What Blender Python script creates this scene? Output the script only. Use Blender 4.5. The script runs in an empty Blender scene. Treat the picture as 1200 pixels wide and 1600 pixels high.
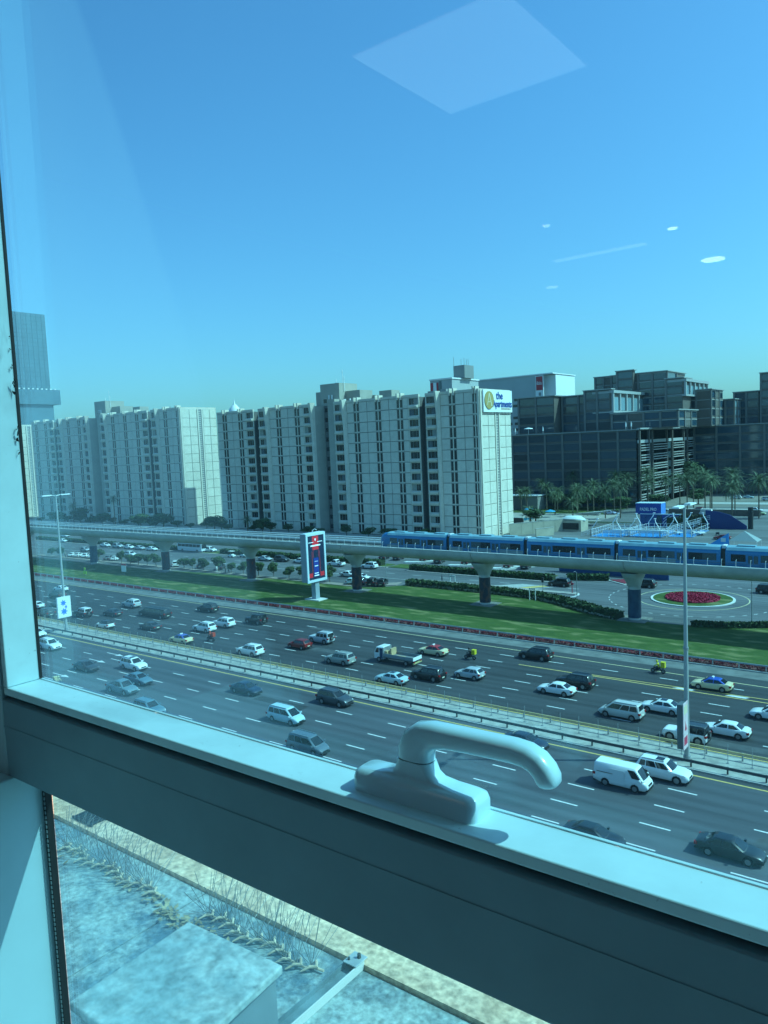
import bpy, math, random
from mathutils import Vector, Matrix
random.seed(7)
R = math.radians
PI = math.pi
CH = 31.5                                   # eye height over the road
scene = bpy.context.scene
COL = scene.collection

# ------------------------------------------------------------------ camera, sky, sun, exposure
cam_data = bpy.data.cameras.new('camera')
cam = bpy.data.objects.new('camera', cam_data)
COL.objects.link(cam)
rows = ((0.79212425, 0.01751418, -0.61010854),
        (0.60878651, -0.09439735, 0.78769799),
        (-0.04379674, -0.99538053, -0.08543683))
m = Matrix.Identity(4)
for i in range(3):
    m[i][0] = rows[i][0]
    m[i][1] = -rows[i][1]
    m[i][2] = -rows[i][2]
m[2][3] = CH
cam.matrix_world = m
cam_data.sensor_fit = 'VERTICAL'
cam_data.sensor_height = 36.0
cam_data.lens = 27.0
cam_data.clip_start = 0.02
cam_data.clip_end = 12000.0
scene.camera = cam

SUN = Vector((19.48, 11.44, 24.5)).normalized()
world = bpy.data.worlds.new('World')
scene.world = world
world.use_nodes = True
wn = world.node_tree.nodes
bg = wn['Background']
sky = wn.new('ShaderNodeTexSky')
sky.sky_type = 'NISHITA'
sky.sun_disc = False
sky.sun_elevation = math.asin(SUN.z)
sky.sun_rotation = math.atan2(SUN.x, SUN.y)
sky.altitude = 0
sky.air_density = 1.2
sky.dust_density = 1.7
sky.ozone_density = 6.0
world.node_tree.links.new(sky.outputs[0], bg.inputs[0])
bg.inputs[1].default_value = 0.15
sun_data = bpy.data.lights.new('sun', 'SUN')
sun_data.energy = 4.0
sun_data.angle = R(0.53)
sun_data.color = (1.0, 0.93, 0.82)
sun = bpy.data.objects.new('sun', sun_data)
COL.objects.link(sun)
sun.rotation_euler = (-SUN).to_track_quat('-Z', 'Y').to_euler()
sun.location = (50, 60, 120)

scene.view_settings.view_transform = 'Standard'
scene.view_settings.look = 'None'
scene.view_settings.gamma = 1.0
scene.view_settings.exposure = 0.48
scene.render.engine = 'CYCLES'
scene.cycles.use_denoising = True
scene.cycles.max_bounces = 8
scene.cycles.transparent_max_bounces = 16
scene.cycles.sample_clamp_indirect = 4.0
scene.cycles.caustics_reflective = False
scene.cycles.caustics_refractive = False

# ------------------------------------------------------------------ materials
MATS = {}
def mat(name, col, rough=0.7, metal=0.0, var=0.0, vscale=1.0, bump=0.0, bscale=None, stretch=(1, 1, 1), spec=0.5,
        coords='Object', col2=None, objvar=0.0, objcol=False, emit=0.0, coat=0.0, detail=6.0):
    """principled material; var mixes the colour with a darker/lighter or second colour by noise"""
    if name in MATS:
        return MATS[name]
    mt = bpy.data.materials.new(name)
    mt.use_nodes = True
    nt = mt.node_tree
    N, L = nt.nodes, nt.links
    p = N['Principled BSDF']
    p.inputs['Roughness'].default_value = rough
    p.inputs['Metallic'].default_value = metal
    p.inputs['Specular IOR Level'].default_value = spec
    p.inputs['Coat Weight'].default_value = coat
    p.inputs['Coat Roughness'].default_value = 0.08
    p.inputs['Base Color'].default_value = (*col, 1)
    out = None
    if objcol:
        oi = N.new('ShaderNodeObjectInfo')
        out = oi.outputs['Color']
    if var or col2 or bump:
        tc = N.new('ShaderNodeTexCoord')
        geo = N.new('ShaderNodeNewGeometry')
        mp = N.new('ShaderNodeMapping')
        mp.inputs['Scale'].default_value = stretch
        L.new(tc.outputs['Object'] if coords == 'Object' else geo.outputs['Position'], mp.inputs['Vector'])
        nz = N.new('ShaderNodeTexNoise')
        nz.inputs['Scale'].default_value = vscale
        nz.inputs['Detail'].default_value = detail
        nz.inputs['Roughness'].default_value = 0.6
        L.new(mp.outputs[0], nz.inputs['Vector'])
        if var or col2:
            mx = N.new('ShaderNodeMix')
            mx.data_type = 'RGBA'
            if col2:
                a, b = col, col2
            else:
                a = tuple(max(0, c * (1 - var)) for c in col)
                b = tuple(min(1, c * (1 + var)) for c in col)
            rmp = N.new('ShaderNodeMapRange')
            rmp.inputs['From Min'].default_value = 0.35
            rmp.inputs['From Max'].default_value = 0.65
            L.new(nz.outputs['Fac'], rmp.inputs['Value'])
            L.new(rmp.outputs[0], mx.inputs['Factor'])
            mx.inputs['A'].default_value = (*a, 1)
            mx.inputs['B'].default_value = (*b, 1)
            if out is None:
                out = mx.outputs['Result']
        if bump:
            nb = nz
            if bscale:
                nb = N.new('ShaderNodeTexNoise')
                nb.inputs['Scale'].default_value = bscale
                nb.inputs['Detail'].default_value = 4
                L.new(tc.outputs['Object'] if coords == 'Object' else geo.outputs['Position'], nb.inputs['Vector'])
            bp = N.new('ShaderNodeBump')
            bp.inputs['Strength'].default_value = bump
            bp.inputs['Distance'].default_value = 0.02
            L.new(nb.outputs['Fac'], bp.inputs['Height'])
            L.new(bp.outputs[0], p.inputs['Normal'])
    if objvar:
        oi2 = N.new('ShaderNodeObjectInfo')
        mr = N.new('ShaderNodeMapRange')
        mr.inputs['To Min'].default_value = 1 - objvar
        mr.inputs['To Max'].default_value = 1 + objvar
        L.new(oi2.outputs['Random'], mr.inputs['Value'])
        vm = N.new('ShaderNodeVectorMath')
        vm.operation = 'SCALE'
        L.new(mr.outputs[0], vm.inputs['Scale'])
        if out is None:
            vm.inputs[0].default_value = col
        else:
            L.new(out, vm.inputs[0])
        out = vm.outputs[0]
    if out is not None:
        L.new(out, p.inputs['Base Color'])
    if emit:
        p.inputs['Emission Color'].default_value = (*col, 1)
        p.inputs['Emission Strength'].default_value = emit
    MATS[name] = mt
    return mt

def asphalt(name, col, period=3.7, phase=0.0):
    """asphalt with wheel-track wear along the lanes"""
    mt = bpy.data.materials.new(name)
    mt.use_nodes = True
    nt = mt.node_tree
    N, L = nt.nodes, nt.links
    p = N['Principled BSDF']
    p.inputs['Roughness'].default_value = 0.75
    p.inputs['Specular IOR Level'].default_value = 0.35
    geo = N.new('ShaderNodeNewGeometry')
    def noise(scale, st, det=5):
        mp = N.new('ShaderNodeMapping')
        mp.inputs['Scale'].default_value = st
        L.new(geo.outputs['Position'], mp.inputs['Vector'])
        n = N.new('ShaderNodeTexNoise')
        n.inputs['Scale'].default_value = scale
        n.inputs['Detail'].default_value = det
        L.new(mp.outputs[0], n.inputs['Vector'])
        return n.outputs['Fac']
    def math_(op, a, b):
        n = N.new('ShaderNodeMath')
        n.operation = op
        for i, v in enumerate((a, b)):
            if v is None: continue
            if isinstance(v, (int, float)): n.inputs[i].default_value = v
            else: L.new(v, n.inputs[i])
        return n.outputs[0]
    big = noise(0.12, (0.25, 1, 1))
    mid = noise(0.6, (0.06, 1, 1))
    fine = noise(18, (1, 1, 1), 3)
    sx = N.new('ShaderNodeSeparateXYZ')
    L.new(geo.outputs['Position'], sx.inputs[0])
    ph = math_('MULTIPLY', math_('ADD', sx.outputs[1], -phase), 2 * PI / period)
    w = math_('COSINE', math_('MULTIPLY', ph, 2.0), None)
    w1 = math_('MULTIPLY', w, 0.10)
    v = math_('ADD', math_('MULTIPLY', big, 0.95), math_('MULTIPLY', mid, 1.35))
    v = math_('ADD', v, math_('MULTIPLY', fine, 0.10))
    v = math_('ADD', v, w1)
    v = math_('ADD', v, -0.20)
    vm = N.new('ShaderNodeVectorMath')
    vm.operation = 'SCALE'
    vm.inputs[0].default_value = col
    L.new(v, vm.inputs['Scale'])
    L.new(vm.outputs[0], p.inputs['Base Color'])
    MATS[name] = mt
    return mt

EDGE = (-0.33, -0.565, -0.10)  # curve bounding the painted reflection veil on the pane
VEIL = 0.105  # strength of the reflection haze painted into the glass
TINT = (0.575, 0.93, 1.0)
def glass_mat(name, tint, refl=0.05, dirt=0.012):
    """tinted, slightly dusty window glass: transparent with a weak mirror layer and a painted reflection veil"""
    mt = bpy.data.materials.new(name)
    mt.use_nodes = True
    nt = mt.node_tree
    N, L = nt.nodes, nt.links
    for n in list(N):
        if n.type != 'OUTPUT_MATERIAL':
            N.remove(n)
    out = [n for n in N if n.type == 'OUTPUT_MATERIAL'][0]
    tr = N.new('ShaderNodeBsdfTransparent')
    tr.inputs[0].default_value = (*tint, 1)
    gl = N.new('ShaderNodeBsdfGlossy')
    gl.inputs['Roughness'].default_value = 0.0
    gl.inputs['Color'].default_value = (0.9, 1.0, 1.0, 1)
    lw = N.new('ShaderNodeLayerWeight')           # Schlick reflectance, the same from both sides of the thin pane
    pw = N.new('ShaderNodeMath'); pw.operation = 'POWER'; pw.inputs[1].default_value = 5.0
    L.new(lw.outputs['Facing'], pw.inputs[0])
    fr = N.new('ShaderNodeMath'); fr.operation = 'MULTIPLY_ADD'; fr.inputs[1].default_value = 0.95; fr.inputs[2].default_value = refl
    L.new(pw.outputs[0], fr.inputs[0])
    mx = N.new('ShaderNodeMixShader')
    L.new(fr.outputs[0], mx.inputs[0])
    L.new(tr.outputs[0], mx.inputs[1])
    L.new(gl.outputs[0], mx.inputs[2])
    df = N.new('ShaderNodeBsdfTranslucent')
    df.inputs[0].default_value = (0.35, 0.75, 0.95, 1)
    geo = N.new('ShaderNodeNewGeometry')
    def math_(op, a, b=None, c=None):
        n = N.new('ShaderNodeMath')
        n.operation = op
        for i, v in enumerate((a, b, c)):
            if v is None: continue
            if isinstance(v, (int, float)): n.inputs[i].default_value = v
            else: L.new(v, n.inputs[i])
        return n.outputs[0]
    def noise(sc, st):
        mp = N.new('ShaderNodeMapping'); mp.inputs['Scale'].default_value = st
        L.new(geo.outputs['Position'], mp.inputs['Vector'])
        n = N.new('ShaderNodeTexNoise'); n.inputs['Scale'].default_value = sc; n.inputs['Detail'].default_value = 6
        L.new(mp.outputs[0], n.inputs['Vector'])
        return n.outputs['Fac']
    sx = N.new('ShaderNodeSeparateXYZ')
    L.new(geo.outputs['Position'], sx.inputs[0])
    # room reflection painted as a translucent veil on the left, with a slanting curved edge
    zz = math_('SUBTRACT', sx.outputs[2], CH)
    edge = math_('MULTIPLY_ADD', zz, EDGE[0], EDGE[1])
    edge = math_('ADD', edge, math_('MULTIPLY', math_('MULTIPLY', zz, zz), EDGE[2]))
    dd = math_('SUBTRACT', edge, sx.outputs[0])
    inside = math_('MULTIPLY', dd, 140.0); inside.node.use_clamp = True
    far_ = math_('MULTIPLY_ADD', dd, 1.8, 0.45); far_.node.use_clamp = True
    veil = math_('MULTIPLY', inside, far_)
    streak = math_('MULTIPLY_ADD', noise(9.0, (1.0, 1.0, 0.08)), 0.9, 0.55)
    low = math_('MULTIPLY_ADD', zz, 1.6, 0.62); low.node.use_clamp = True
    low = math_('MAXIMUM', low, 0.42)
    veil = math_('MULTIPLY', math_('MULTIPLY', math_('MULTIPLY', veil, streak), low), VEIL)
    spots = N.new('ShaderNodeMapRange')
    spots.inputs['From Min'].default_value = 0.35; spots.inputs['From Max'].default_value = 0.8
    spots.inputs['To Min'].default_value = dirt * 0.6; spots.inputs['To Max'].default_value = dirt * 1.8
    L.new(noise(4.0, (1, 1, 1)), spots.inputs['Value'])
    tot = math_('ADD', veil, spots.outputs[0])
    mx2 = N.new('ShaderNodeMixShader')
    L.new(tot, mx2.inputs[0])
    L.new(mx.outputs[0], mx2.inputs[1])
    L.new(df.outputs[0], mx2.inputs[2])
    L.new(mx2.outputs[0], out.inputs[0])
    MATS[name] = mt
    return mt

M_ground = mat('desert_ground', (0.20, 0.18, 0.15), 0.95, var=0.25, vscale=0.02, coords='W')
M_asph_near = asphalt('asphalt_near', (0.074, 0.080, 0.090), 3.68, 69.0)
M_asph_far = asphalt('asphalt_far', (0.046, 0.048, 0.051), 3.4, 83.0)
M_asph_side = asphalt('asphalt_side', (0.115, 0.115, 0.118), 3.5, 0)
M_asph_pale = asphalt('asphalt_pale', (0.14, 0.14, 0.135), 3.5, 0)
M_white = mat('road_paint_white', (0.62, 0.62, 0.60), 0.7, var=0.15, vscale=3, coords='W')
M_yellow = mat('road_paint_yellow', (0.62, 0.42, 0.13), 0.7, var=0.12, vscale=3, coords='W')
M_median = mat('median_concrete', (0.36, 0.34, 0.30), 0.9, var=0.22, vscale=0.7, coords='W', bump=0.3)
M_kerb = mat('kerb_concrete', (0.40, 0.39, 0.36), 0.85, var=0.15, vscale=1.2, coords='W')
M_paving = mat('paving_pink', (0.30, 0.24, 0.21), 0.9, var=0.15, vscale=2, coords='W')
M_conc = mat('bridge_concrete', (0.48, 0.48, 0.45), 0.8, var=0.12, vscale=0.35, coords='W', stretch=(1, 1, 1.5))
M_conc_lt = mat('pale_concrete', (0.62, 0.61, 0.57), 0.8, var=0.1, vscale=0.6, coords='W')
M_flower = mat('red_flowers', (0.30, 0.012, 0.035), 0.9, col2=(0.10, 0.02, 0.025), vscale=2.5, coords='W', objvar=0.0)
M_steel = mat('galvanised_steel', (0.38, 0.40, 0.41), 0.45, 0.6, var=0.1, vscale=2)
M_steel_dk = mat('dark_steel', (0.08, 0.085, 0.085), 0.5, 0.3)
M_railyel = mat('weathered_cream_rail', (0.66, 0.50, 0.25), 0.6, 0.1, var=0.12, vscale=1.0)
M_hedge = mat('hedge_leaf', (0.045, 0.085, 0.025), 0.85, var=0.45, vscale=1.2, objvar=0.1)
M_leafA = mat('tree_leaf', (0.05, 0.095, 0.028), 0.8, var=0.4, vscale=0.8, objvar=0.15)
M_leafP = mat('palm_leaf', (0.12, 0.16, 0.075), 0.7, var=0.3, vscale=0.8, objvar=0.2)
M_trunk = mat('palm_trunk', (0.17, 0.13, 0.09), 0.95, var=0.3, vscale=3, bump=0.4)
M_panel = mat('apartment_panel', (0.68, 0.60, 0.49), 0.85, var=0.07, vscale=0.6, coords='W', objvar=0.05)
M_joint = mat('apartment_joint', (0.26, 0.25, 0.225), 0.9)
M_back = mat('panel_backing', (0.15, 0.14, 0.13), 0.9)  # dark backing wall showing in the gaps between panels
M_wall = mat('apartment_wall', (0.40, 0.37, 0.31), 0.9, var=0.08, vscale=0.3, coords='W')
M_win = mat('window_glass_dark', (0.012, 0.018, 0.022), 0.08, spec=0.6, objvar=0.3)
M_winmid = mat('window_glass_mid', (0.05, 0.075, 0.085), 0.12, spec=0.6, objvar=0.35)
M_frame = mat('window_frame_grey', (0.25, 0.25, 0.24), 0.6)
M_whitepaint = mat('white_paint', (0.78, 0.78, 0.76), 0.5)
M_brown = mat('brown_stone', (0.13, 0.105, 0.09), 0.8, var=0.08, vscale=0.4, coords='W')
M_tealgls = mat('office_glass', (0.022, 0.05, 0.075), 0.06, spec=1.0, objvar=0.45)
M_greycol = mat('office_column', (0.13, 0.13, 0.13), 0.7)
M_bay = mat('bay_stone', (0.36, 0.36, 0.35), 0.8)
M_colst = mat('office_pilaster', (0.17, 0.155, 0.145), 0.75)
M_slat = mat('office_slat', (0.34, 0.32, 0.30), 0.6)
M_lightgls = mat('office_glass_pale', (0.22, 0.32, 0.36), 0.15, objvar=0.1)
M_tower = mat('tower_cladding', (0.10, 0.17, 0.21), 0.4, var=0.1, vscale=0.08, coords='W')
M_paint = mat('car_paint', (0.8, 0.8, 0.8), 0.34, objcol=True, coat=0.35, spec=0.5)
M_carglass = mat('car_glass', (0.012, 0.016, 0.018), 0.06, spec=0.7)
M_tyre = mat('tyre_rubber', (0.018, 0.018, 0.018), 0.85)
M_rim = mat('wheel_rim', (0.32, 0.32, 0.33), 0.35, 0.7)
M_black = mat('black_plastic', (0.015, 0.015, 0.016), 0.5)
M_red = mat('tail_light_red', (0.35, 0.01, 0.01), 0.25)
M_lamp = mat('head_light', (0.7, 0.72, 0.72), 0.12, spec=0.8)
M_plate = mat('number_plate', (0.7, 0.68, 0.55), 0.5)
M_trainblue = mat('train_blue', (0.003, 0.16, 0.36), 0.3, coat=0.3, var=0.06, vscale=0.3)
M_trainroof = mat('train_roof', (0.20, 0.36, 0.42), 0.45, var=0.12, vscale=0.6)
M_trainsilver = mat('train_silver', (0.22, 0.30, 0.35), 0.4, 0.2)
M_skin = mat('skin', (0.30, 0.18, 0.12), 0.6)
M_blueban = mat('banner_blue', (0.006, 0.04, 0.26), 0.6, var=0.1, vscale=0.2)
M_court = mat('court_blue', (0.01, 0.20, 0.48), 0.8, var=0.1, vscale=0.4, coords='W')
M_timber = mat('plywood', (0.55, 0.38, 0.2), 0.8, var=0.15, vscale=2)

# ------------------------------------------------------------------ mesh helper
class MB:
    def __init__(s):
        s.v, s.f, s.m, s.x = [], [], [], None
    def face(s, pts, mi=0):
        b = len(s.v)
        s.v += [tuple(p) for p in pts]
        s.f.append(tuple(range(b, b + len(pts))))
        s.m.append(mi)
        return s
    def box(s, x0, x1, y0, y1, z0, z1, mi=0):
        b = len(s.v)
        s.v += [(x0, y0, z0), (x1, y0, z0), (x1, y1, z0), (x0, y1, z0), (x0, y0, z1), (x1, y0, z1), (x1, y1, z1), (x0, y1, z1)]
        for q in ((0, 3, 2, 1), (4, 5, 6, 7), (0, 1, 5, 4), (1, 2, 6, 5), (2, 3, 7, 6), (3, 0, 4, 7)):
            s.f.append(tuple(b + i for i in q)); s.m.append(mi)
        return s
    def cbox(s, cx, cy, cz, sx, sy, sz, mi=0):
        return s.box(cx - sx / 2, cx + sx / 2, cy - sy / 2, cy + sy / 2, cz - sz / 2, cz + sz / 2, mi)
    def rings(s, rings, mi=0, cap=True, closed=True):
        n = len(rings[0])
        b = len(s.v)
        for r in rings:
            s.v += [tuple(p) for p in r]
        for i in range(len(rings) - 1):
            for j in range(n if closed else n - 1):
                k = (j + 1) % n
                s.f.append((b + i * n + j, b + i * n + k, b + (i + 1) * n + k, b + (i + 1) * n + j)); s.m.append(mi)
        if cap:
            s.f.append(tuple(b + j for j in reversed(range(n)))); s.m.append(mi)
            e = b + (len(rings) - 1) * n
            s.f.append(tuple(e + j for j in range(n))); s.m.append(mi)
        return s
    def prism(s, poly, a, b_, axis='z', mi=0):
        """extrude a 2-D outline along an axis"""
        def P(p, t):
            return {'z': (p[0], p[1], t), 'x': (t, p[0], p[1]), 'y': (p[0], t, p[1])}[axis]
        return s.rings([[P(p, a) for p in poly], [P(p, b_) for p in poly]], mi)
    def tube(s, pts, rad, n=8, mi=0, cap=True, sq=1.0):
        """sweep a circle along points"""
        pts = [Vector(p) for p in pts]
        if isinstance(rad, (int, float)): rad = [rad] * len(pts)
        rs = []
        up = None
        for i, p in enumerate(pts):
            d = (pts[min(i + 1, len(pts) - 1)] - pts[max(i - 1, 0)]).normalized()
            if up is None:
                up = Vector((0, 0, 1)) if abs(d.z) < 0.9 else Vector((0, 1, 0))
            a = d.cross(up).normalized()
            u = a.cross(d).normalized()
            up = u
            rs.append([p + (a * math.cos(2 * PI * k / n) + u * math.sin(2 * PI * k / n) * sq) * rad[i] for k in range(n)])
        return s.rings(rs, mi, cap)
    def cyl(s, c0, c1, r0, r1=None, n=12, mi=0):
        return s.tube([c0, c1], [r0, r0 if r1 is None else r1], n, mi)
    def mesh(s, name, mats, smooth=None):
        me = bpy.data.meshes.new(name)
        me.from_pydata(s.v, [], s.f)
        for mt in mats:
            me.materials.append(mt)
        if any(s.m):
            me.polygons.foreach_set('material_index', s.m)
        if smooth is not None:
            me.polygons.foreach_set('use_smooth', [True] * len(me.polygons))
            me.set_sharp_from_angle(angle=R(smooth))
        me.update()
        return me

def link(name, data, parent=None, loc=(0, 0, 0), rz=0.0, **props):
    o = bpy.data.objects.new(name, data)
    COL.objects.link(o)
    o.location = loc
    if rz: o.rotation_euler = (0, 0, rz)
    if parent is not None: o.parent = parent
    for k, v in props.items():
        if v is not None: o[k] = v
    return o
def build(mb, name, mats, parent=None, smooth=None, loc=(0, 0, 0), rz=0.0, **props):
    if not isinstance(mats, (list, tuple)): mats = [mats]
    return link(name, mb.mesh(name, mats, smooth), parent, loc, rz, **props)
def empty(name, loc, rz=0.0, label=None, category=None, group=None):
    return link(name, None, None, loc, rz, label=label, category=category, group=group)
def copy_tree(o, parent=None):
    c = o.copy()
    COL.objects.link(c)
    c.parent = parent
    for ch in list(o.children):
        copy_tree(ch, c)
    return c
def text_mesh(cu, parent, mt):
    tmp = bpy.data.objects.new('tmp', cu)
    COL.objects.link(tmp)
    me = bpy.data.meshes.new_from_object(tmp.evaluated_get(bpy.context.evaluated_depsgraph_get()))
    bpy.data.objects.remove(tmp)
    me.materials.clear(); me.materials.append(mt)
    o = bpy.data.objects.new('lettering', me); COL.objects.link(o); o.parent = parent
    return o
CACHE = {}
def cached(key, fn):
    if key not in CACHE: CACHE[key] = fn()
    return CACHE[key]
def sheet(name, poly, z, mt, parent=None, thick=None, kind='structure', **props):
    mb = MB()
    if thick: mb.prism(poly, z - thick, z, 'z')
    else: mb.face([(p[0], p[1], z) for p in poly])
    return build(mb, name, mt, parent, kind=kind, **props)
def rect(x0, x1, y0, y1):
    return [(x0, y0), (x1, y0), (x1, y1), (x0, y1)]
def arc(cx, cy, r, a0, a1, n):
    return [(cx + r * math.cos(R(a0 + (a1 - a0) * i / n)), cy + r * math.sin(R(a0 + (a1 - a0) * i / n))) for i in range(n + 1)]

# ------------------------------------------------------------------ ground, roads, markings
XL, XR = -620.0, 70.0
sheet('ground', rect(-3000, 3000, -500, 6000), -0.03, M_ground)
sheet('near_road', rect(XL, XR, 22, 71.9), 0.0, M_asph_near)
sheet('far_road', rect(XL, XR, 76.9, 106.4), 0.0, M_asph_far)
sheet('median', rect(XL, XR, 72.1, 76.7), 0.11, M_median, thick=0.14)
sheet('median_kerb', rect(XL, XR, 71.9, 72.098), 0.13, M_kerb, thick=0.16)
sheet('median_kerb', rect(XL, XR, 76.702, 76.9), 0.13, M_kerb, thick=0.16)
sheet('road_shoulder', rect(XL, XR, 103.3, 106.39), 0.004, mat('shoulder_asphalt', (0.16, 0.16, 0.15), 0.85, var=0.25, vscale=0.5, coords='W'))

def dashes(name, parent_y, y, x0, period, length, mt, xa, xb, w=0.18):
    mb = MB()
    k = math.floor((xa - x0) / period)
    x = x0 + k * period
    while x < xb:
        if x > xa:
            mb.face([(x, y - w / 2, 0.008), (x + length, y - w / 2, 0.008), (x + length, y + w / 2, 0.008), (x, y + w / 2, 0.008)])
        x += period
    return build(mb, name, mt, kind='structure')
for y in (67.05, 63.35, 59.7, 56.02, 52.35, 48.7, 45.0):
    dashes('lane_marking', None, y, -21.3, 7.85, 2.5, M_white, -520, 40)
for y in (81.3, 84.75, 88.0, 91.35, 98.2):
    dashes('lane_marking', None, y, -47.7, 7.82, 2.3, M_white, -520, 40)
dashes('lane_marking', None, 94.8, -47.7, 7.82, 2.3, M_white, -520, -52)
def line(name, pts, w, mt, z=0.008):
    mb = MB()
    for (a, b) in zip(pts[:-1], pts[1:]):
        d = Vector((b[0] - a[0], b[1] - a[1])).normalized()
        n = Vector((-d.y, d.x)) * w / 2
        mb.face([(a[0] - n.x, a[1] - n.y, z), (b[0] - n.x, b[1] - n.y, z), (b[0] + n.x, b[1] + n.y, z), (a[0] + n.x, a[1] + n.y, z)])
    return build(mb, name, mt, kind='structure')
line('edge_line', [(XL, 70.93), (60, 70.93)], 0.22, M_yellow)
line('edge_line', [(XL, 77.45), (60, 77.45)], 0.2, M_yellow)
line('edge_line', [(XL, 103.2), (-190, 103.0), (-86, 102.1), (-19.7, 100.6), (40, 100.2)], 0.2, mat('road_paint_cream', (0.6, 0.5, 0.28), 0.7, var=0.12, vscale=3, coords='W'), 0.012)
line('edge_line', [(-50.7, 94.9), (40, 94.4)], 0.22, M_yellow)
line('edge_line', [(-42, 95.2), (-18, 96.0), (40, 98)], 0.2, M_yellow, 0.012)
for (x, y) in ((-28.3, 94.95), (-22.2, 95.1), (-16, 95.2)):
    sheet('lane_marking', [(x - 1.2, y), (x + 1.1, y), (x + 1.5, y + 0.55), (x - 0.6, y + 0.55)], 0.016, M_white)
rnp = random.Random(21)
for i in range(16):
    x, y = rnp.uniform(-150, -12), rnp.choice((79.2, 83, 86.3, 89.8, 93.2, 96.6, 65.2, 61.6, 57.9, 54.3)) + rnp.uniform(-.5, .5)
    l_, w_ = rnp.uniform(2, 9), rnp.uniform(.8, 1.7)
    sheet('road_patch', [(x, y), (x + l_, y + .1), (x + l_ * .98, y + w_), (x + .2, y + w_ * .95)], 0.004, mat('patch_asphalt%d' % (i % 2), ((.035, .037, .04), (.075, .078, .08))[i % 2], .85, var=.2, vscale=1, coords='W'))
def arrow(x, y):
    mb = MB()
    mb.face([(x - 2.6, y - 0.09, 0.008), (x + 0.2, y - 0.09, 0.008), (x + 0.2, y + 0.09, 0.008), (x - 2.6, y + 0.09, 0.008)])
    mb.face([(x + 0.2, y - 0.45, 0.008), (x + 1.9, y, 0.008), (x + 0.2, y + 0.45, 0.008)])
    build(mb, 'lane_arrow', M_white, kind='structure')
for x, y in ((-109, 68.9), (-108.2, 65.2), (-106, 57.9)):
    arrow(x, y)

# grass verge
def grass_mat():
    mt = bpy.data.materials.new('lawn_grass')
    mt.use_nodes = True
    nt = mt.node_tree; N, L = nt.nodes, nt.links
    p = N['Principled BSDF']
    p.inputs['Roughness'].default_value = 0.95
    p.inputs['Specular IOR Level'].default_value = 0.15
    geo = N.new('ShaderNodeNewGeometry')
    def nz(sc, st=(1, 1, 1), det=6):
        mp = N.new('ShaderNodeMapping'); mp.inputs['Scale'].default_value = st
        L.new(geo.outputs['Position'], mp.inputs['Vector'])
        n = N.new('ShaderNodeTexNoise'); n.inputs['Scale'].default_value = sc; n.inputs['Detail'].default_value = det
        L.new(mp.outputs[0], n.inputs['Vector']); return n.outputs['Fac']
    def ramp(v, a, b):
        r = N.new('ShaderNodeMapRange'); r.inputs['From Min'].default_value = a; r.inputs['From Max'].default_value = b
        L.new(v, r.inputs['Value']); return r.outputs[0]
    def mix(f, a, b):
        x = N.new('ShaderNodeMix'); x.data_type = 'RGBA'; L.new(f, x.inputs['Factor'])
        for s_, v in (('A', a), ('B', b)):
            if isinstance(v, tuple): x.inputs[s_].default_value = (*v, 1)
            else: L.new(v, x.inputs[s_])
        return x.outputs['Result']
    c = mix(ramp(nz(0.9, (0.5, 1, 1)), 0.42, 0.58), (0.036, 0.075, 0.017), (0.066, 0.108, 0.026))
    c = mix(ramp(nz(0.45, (0.45, 1.3, 1), 8), 0.52, 0.66), c, (0.27, 0.24, 0.11))
    c = mix(ramp(nz(9, (1, 1, 1), 3), 0.35, 0.75), c, mix(ramp(nz(9), 0.4, 0.6), (0.035, 0.07, 0.013), (0.095, 0.145, 0.035)))
    L.new(c, p.inputs['Base Color'])
    MATS['lawn_grass'] = mt
    return mt
M_grass = grass_mat()
RB = (-42.3, 149.0)
verge = [(XL, 108.7), (XR, 108.7), (XR, 128), (-14, 135.5)] + arc(RB[0], RB[1], 21.8, -46, -100, 10) + \
        [(-50, 126.4), (-53, 128), (-57.8, 130.8), (-62.8, 133.4), (-68, 135.6), (-77, 136.8), (-90, 137.2), (-102, 137.4), (-106, 133.0), (-112, 131.2), (-136, 131.2), (-160, 130.6), (-180, 127.6), (XL, 127.0)]
sheet('grass', verge, 0.06, M_grass, thick=0.09, kind='stuff', label='mown green lawn strip between the highway and the elevated rail track', category='lawn')
sheet('flower_bed', rect(XL, XR, 107.1, 108.68), 0.16, mat('dry_planting', (0.15, 0.035, 0.04), 0.9, col2=(0.20, 0.10, 0.08), vscale=2.5, coords='W'), thick=0.2)
sheet('verge_kerb', rect(XL, XR, 106.4, 106.7), 0.14, M_kerb, thick=0.17)

def leafmass(poly_pts, width, h, density, size, z0=0.1, seed=1, taper=0.12):
    """a strip of many small leaf quads following a line of (x, y) points"""
    rnd = random.Random(seed)
    mb = MB()
    for a, b in zip(poly_pts[:-1], poly_pts[1:]):
        A, B = Vector(a), Vector(b)
        Lh = (B - A).length
        d = (B - A).normalized(); n = Vector((-d.y, d.x))
        cnt = int(Lh * density)
        for _ in range(cnt):
            t = rnd.random(); s = (rnd.random() - 0.5)
            side = rnd.random()
            z = z0 + h * rnd.random()
            if side < 0.55: z = z0 + h * (0.88 + 0.12 * rnd.random())
            else: s = 0.5 * (1 if rnd.random() < 0.3 else -1) * (0.9 + 0.15 * rnd.random())
            s *= (1 - taper * (z - z0) / h)
            c = A + d * (t * Lh) + n * (s * width)
            r = size * (0.6 + 0.8 * rnd.random())
            u = Vector((rnd.uniform(-1, 1), rnd.uniform(-1, 1), rnd.uniform(-0.6, 0.9))).normalized()
            w = u.orthogonal().normalized() * r
            v = u.cross(w).normalized() * r * 0.7
            p = Vector((c.x, c.y, z))
            mb.face([p - w - v, p + w - v, p + w + v, p - w + v])
    return mb
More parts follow.
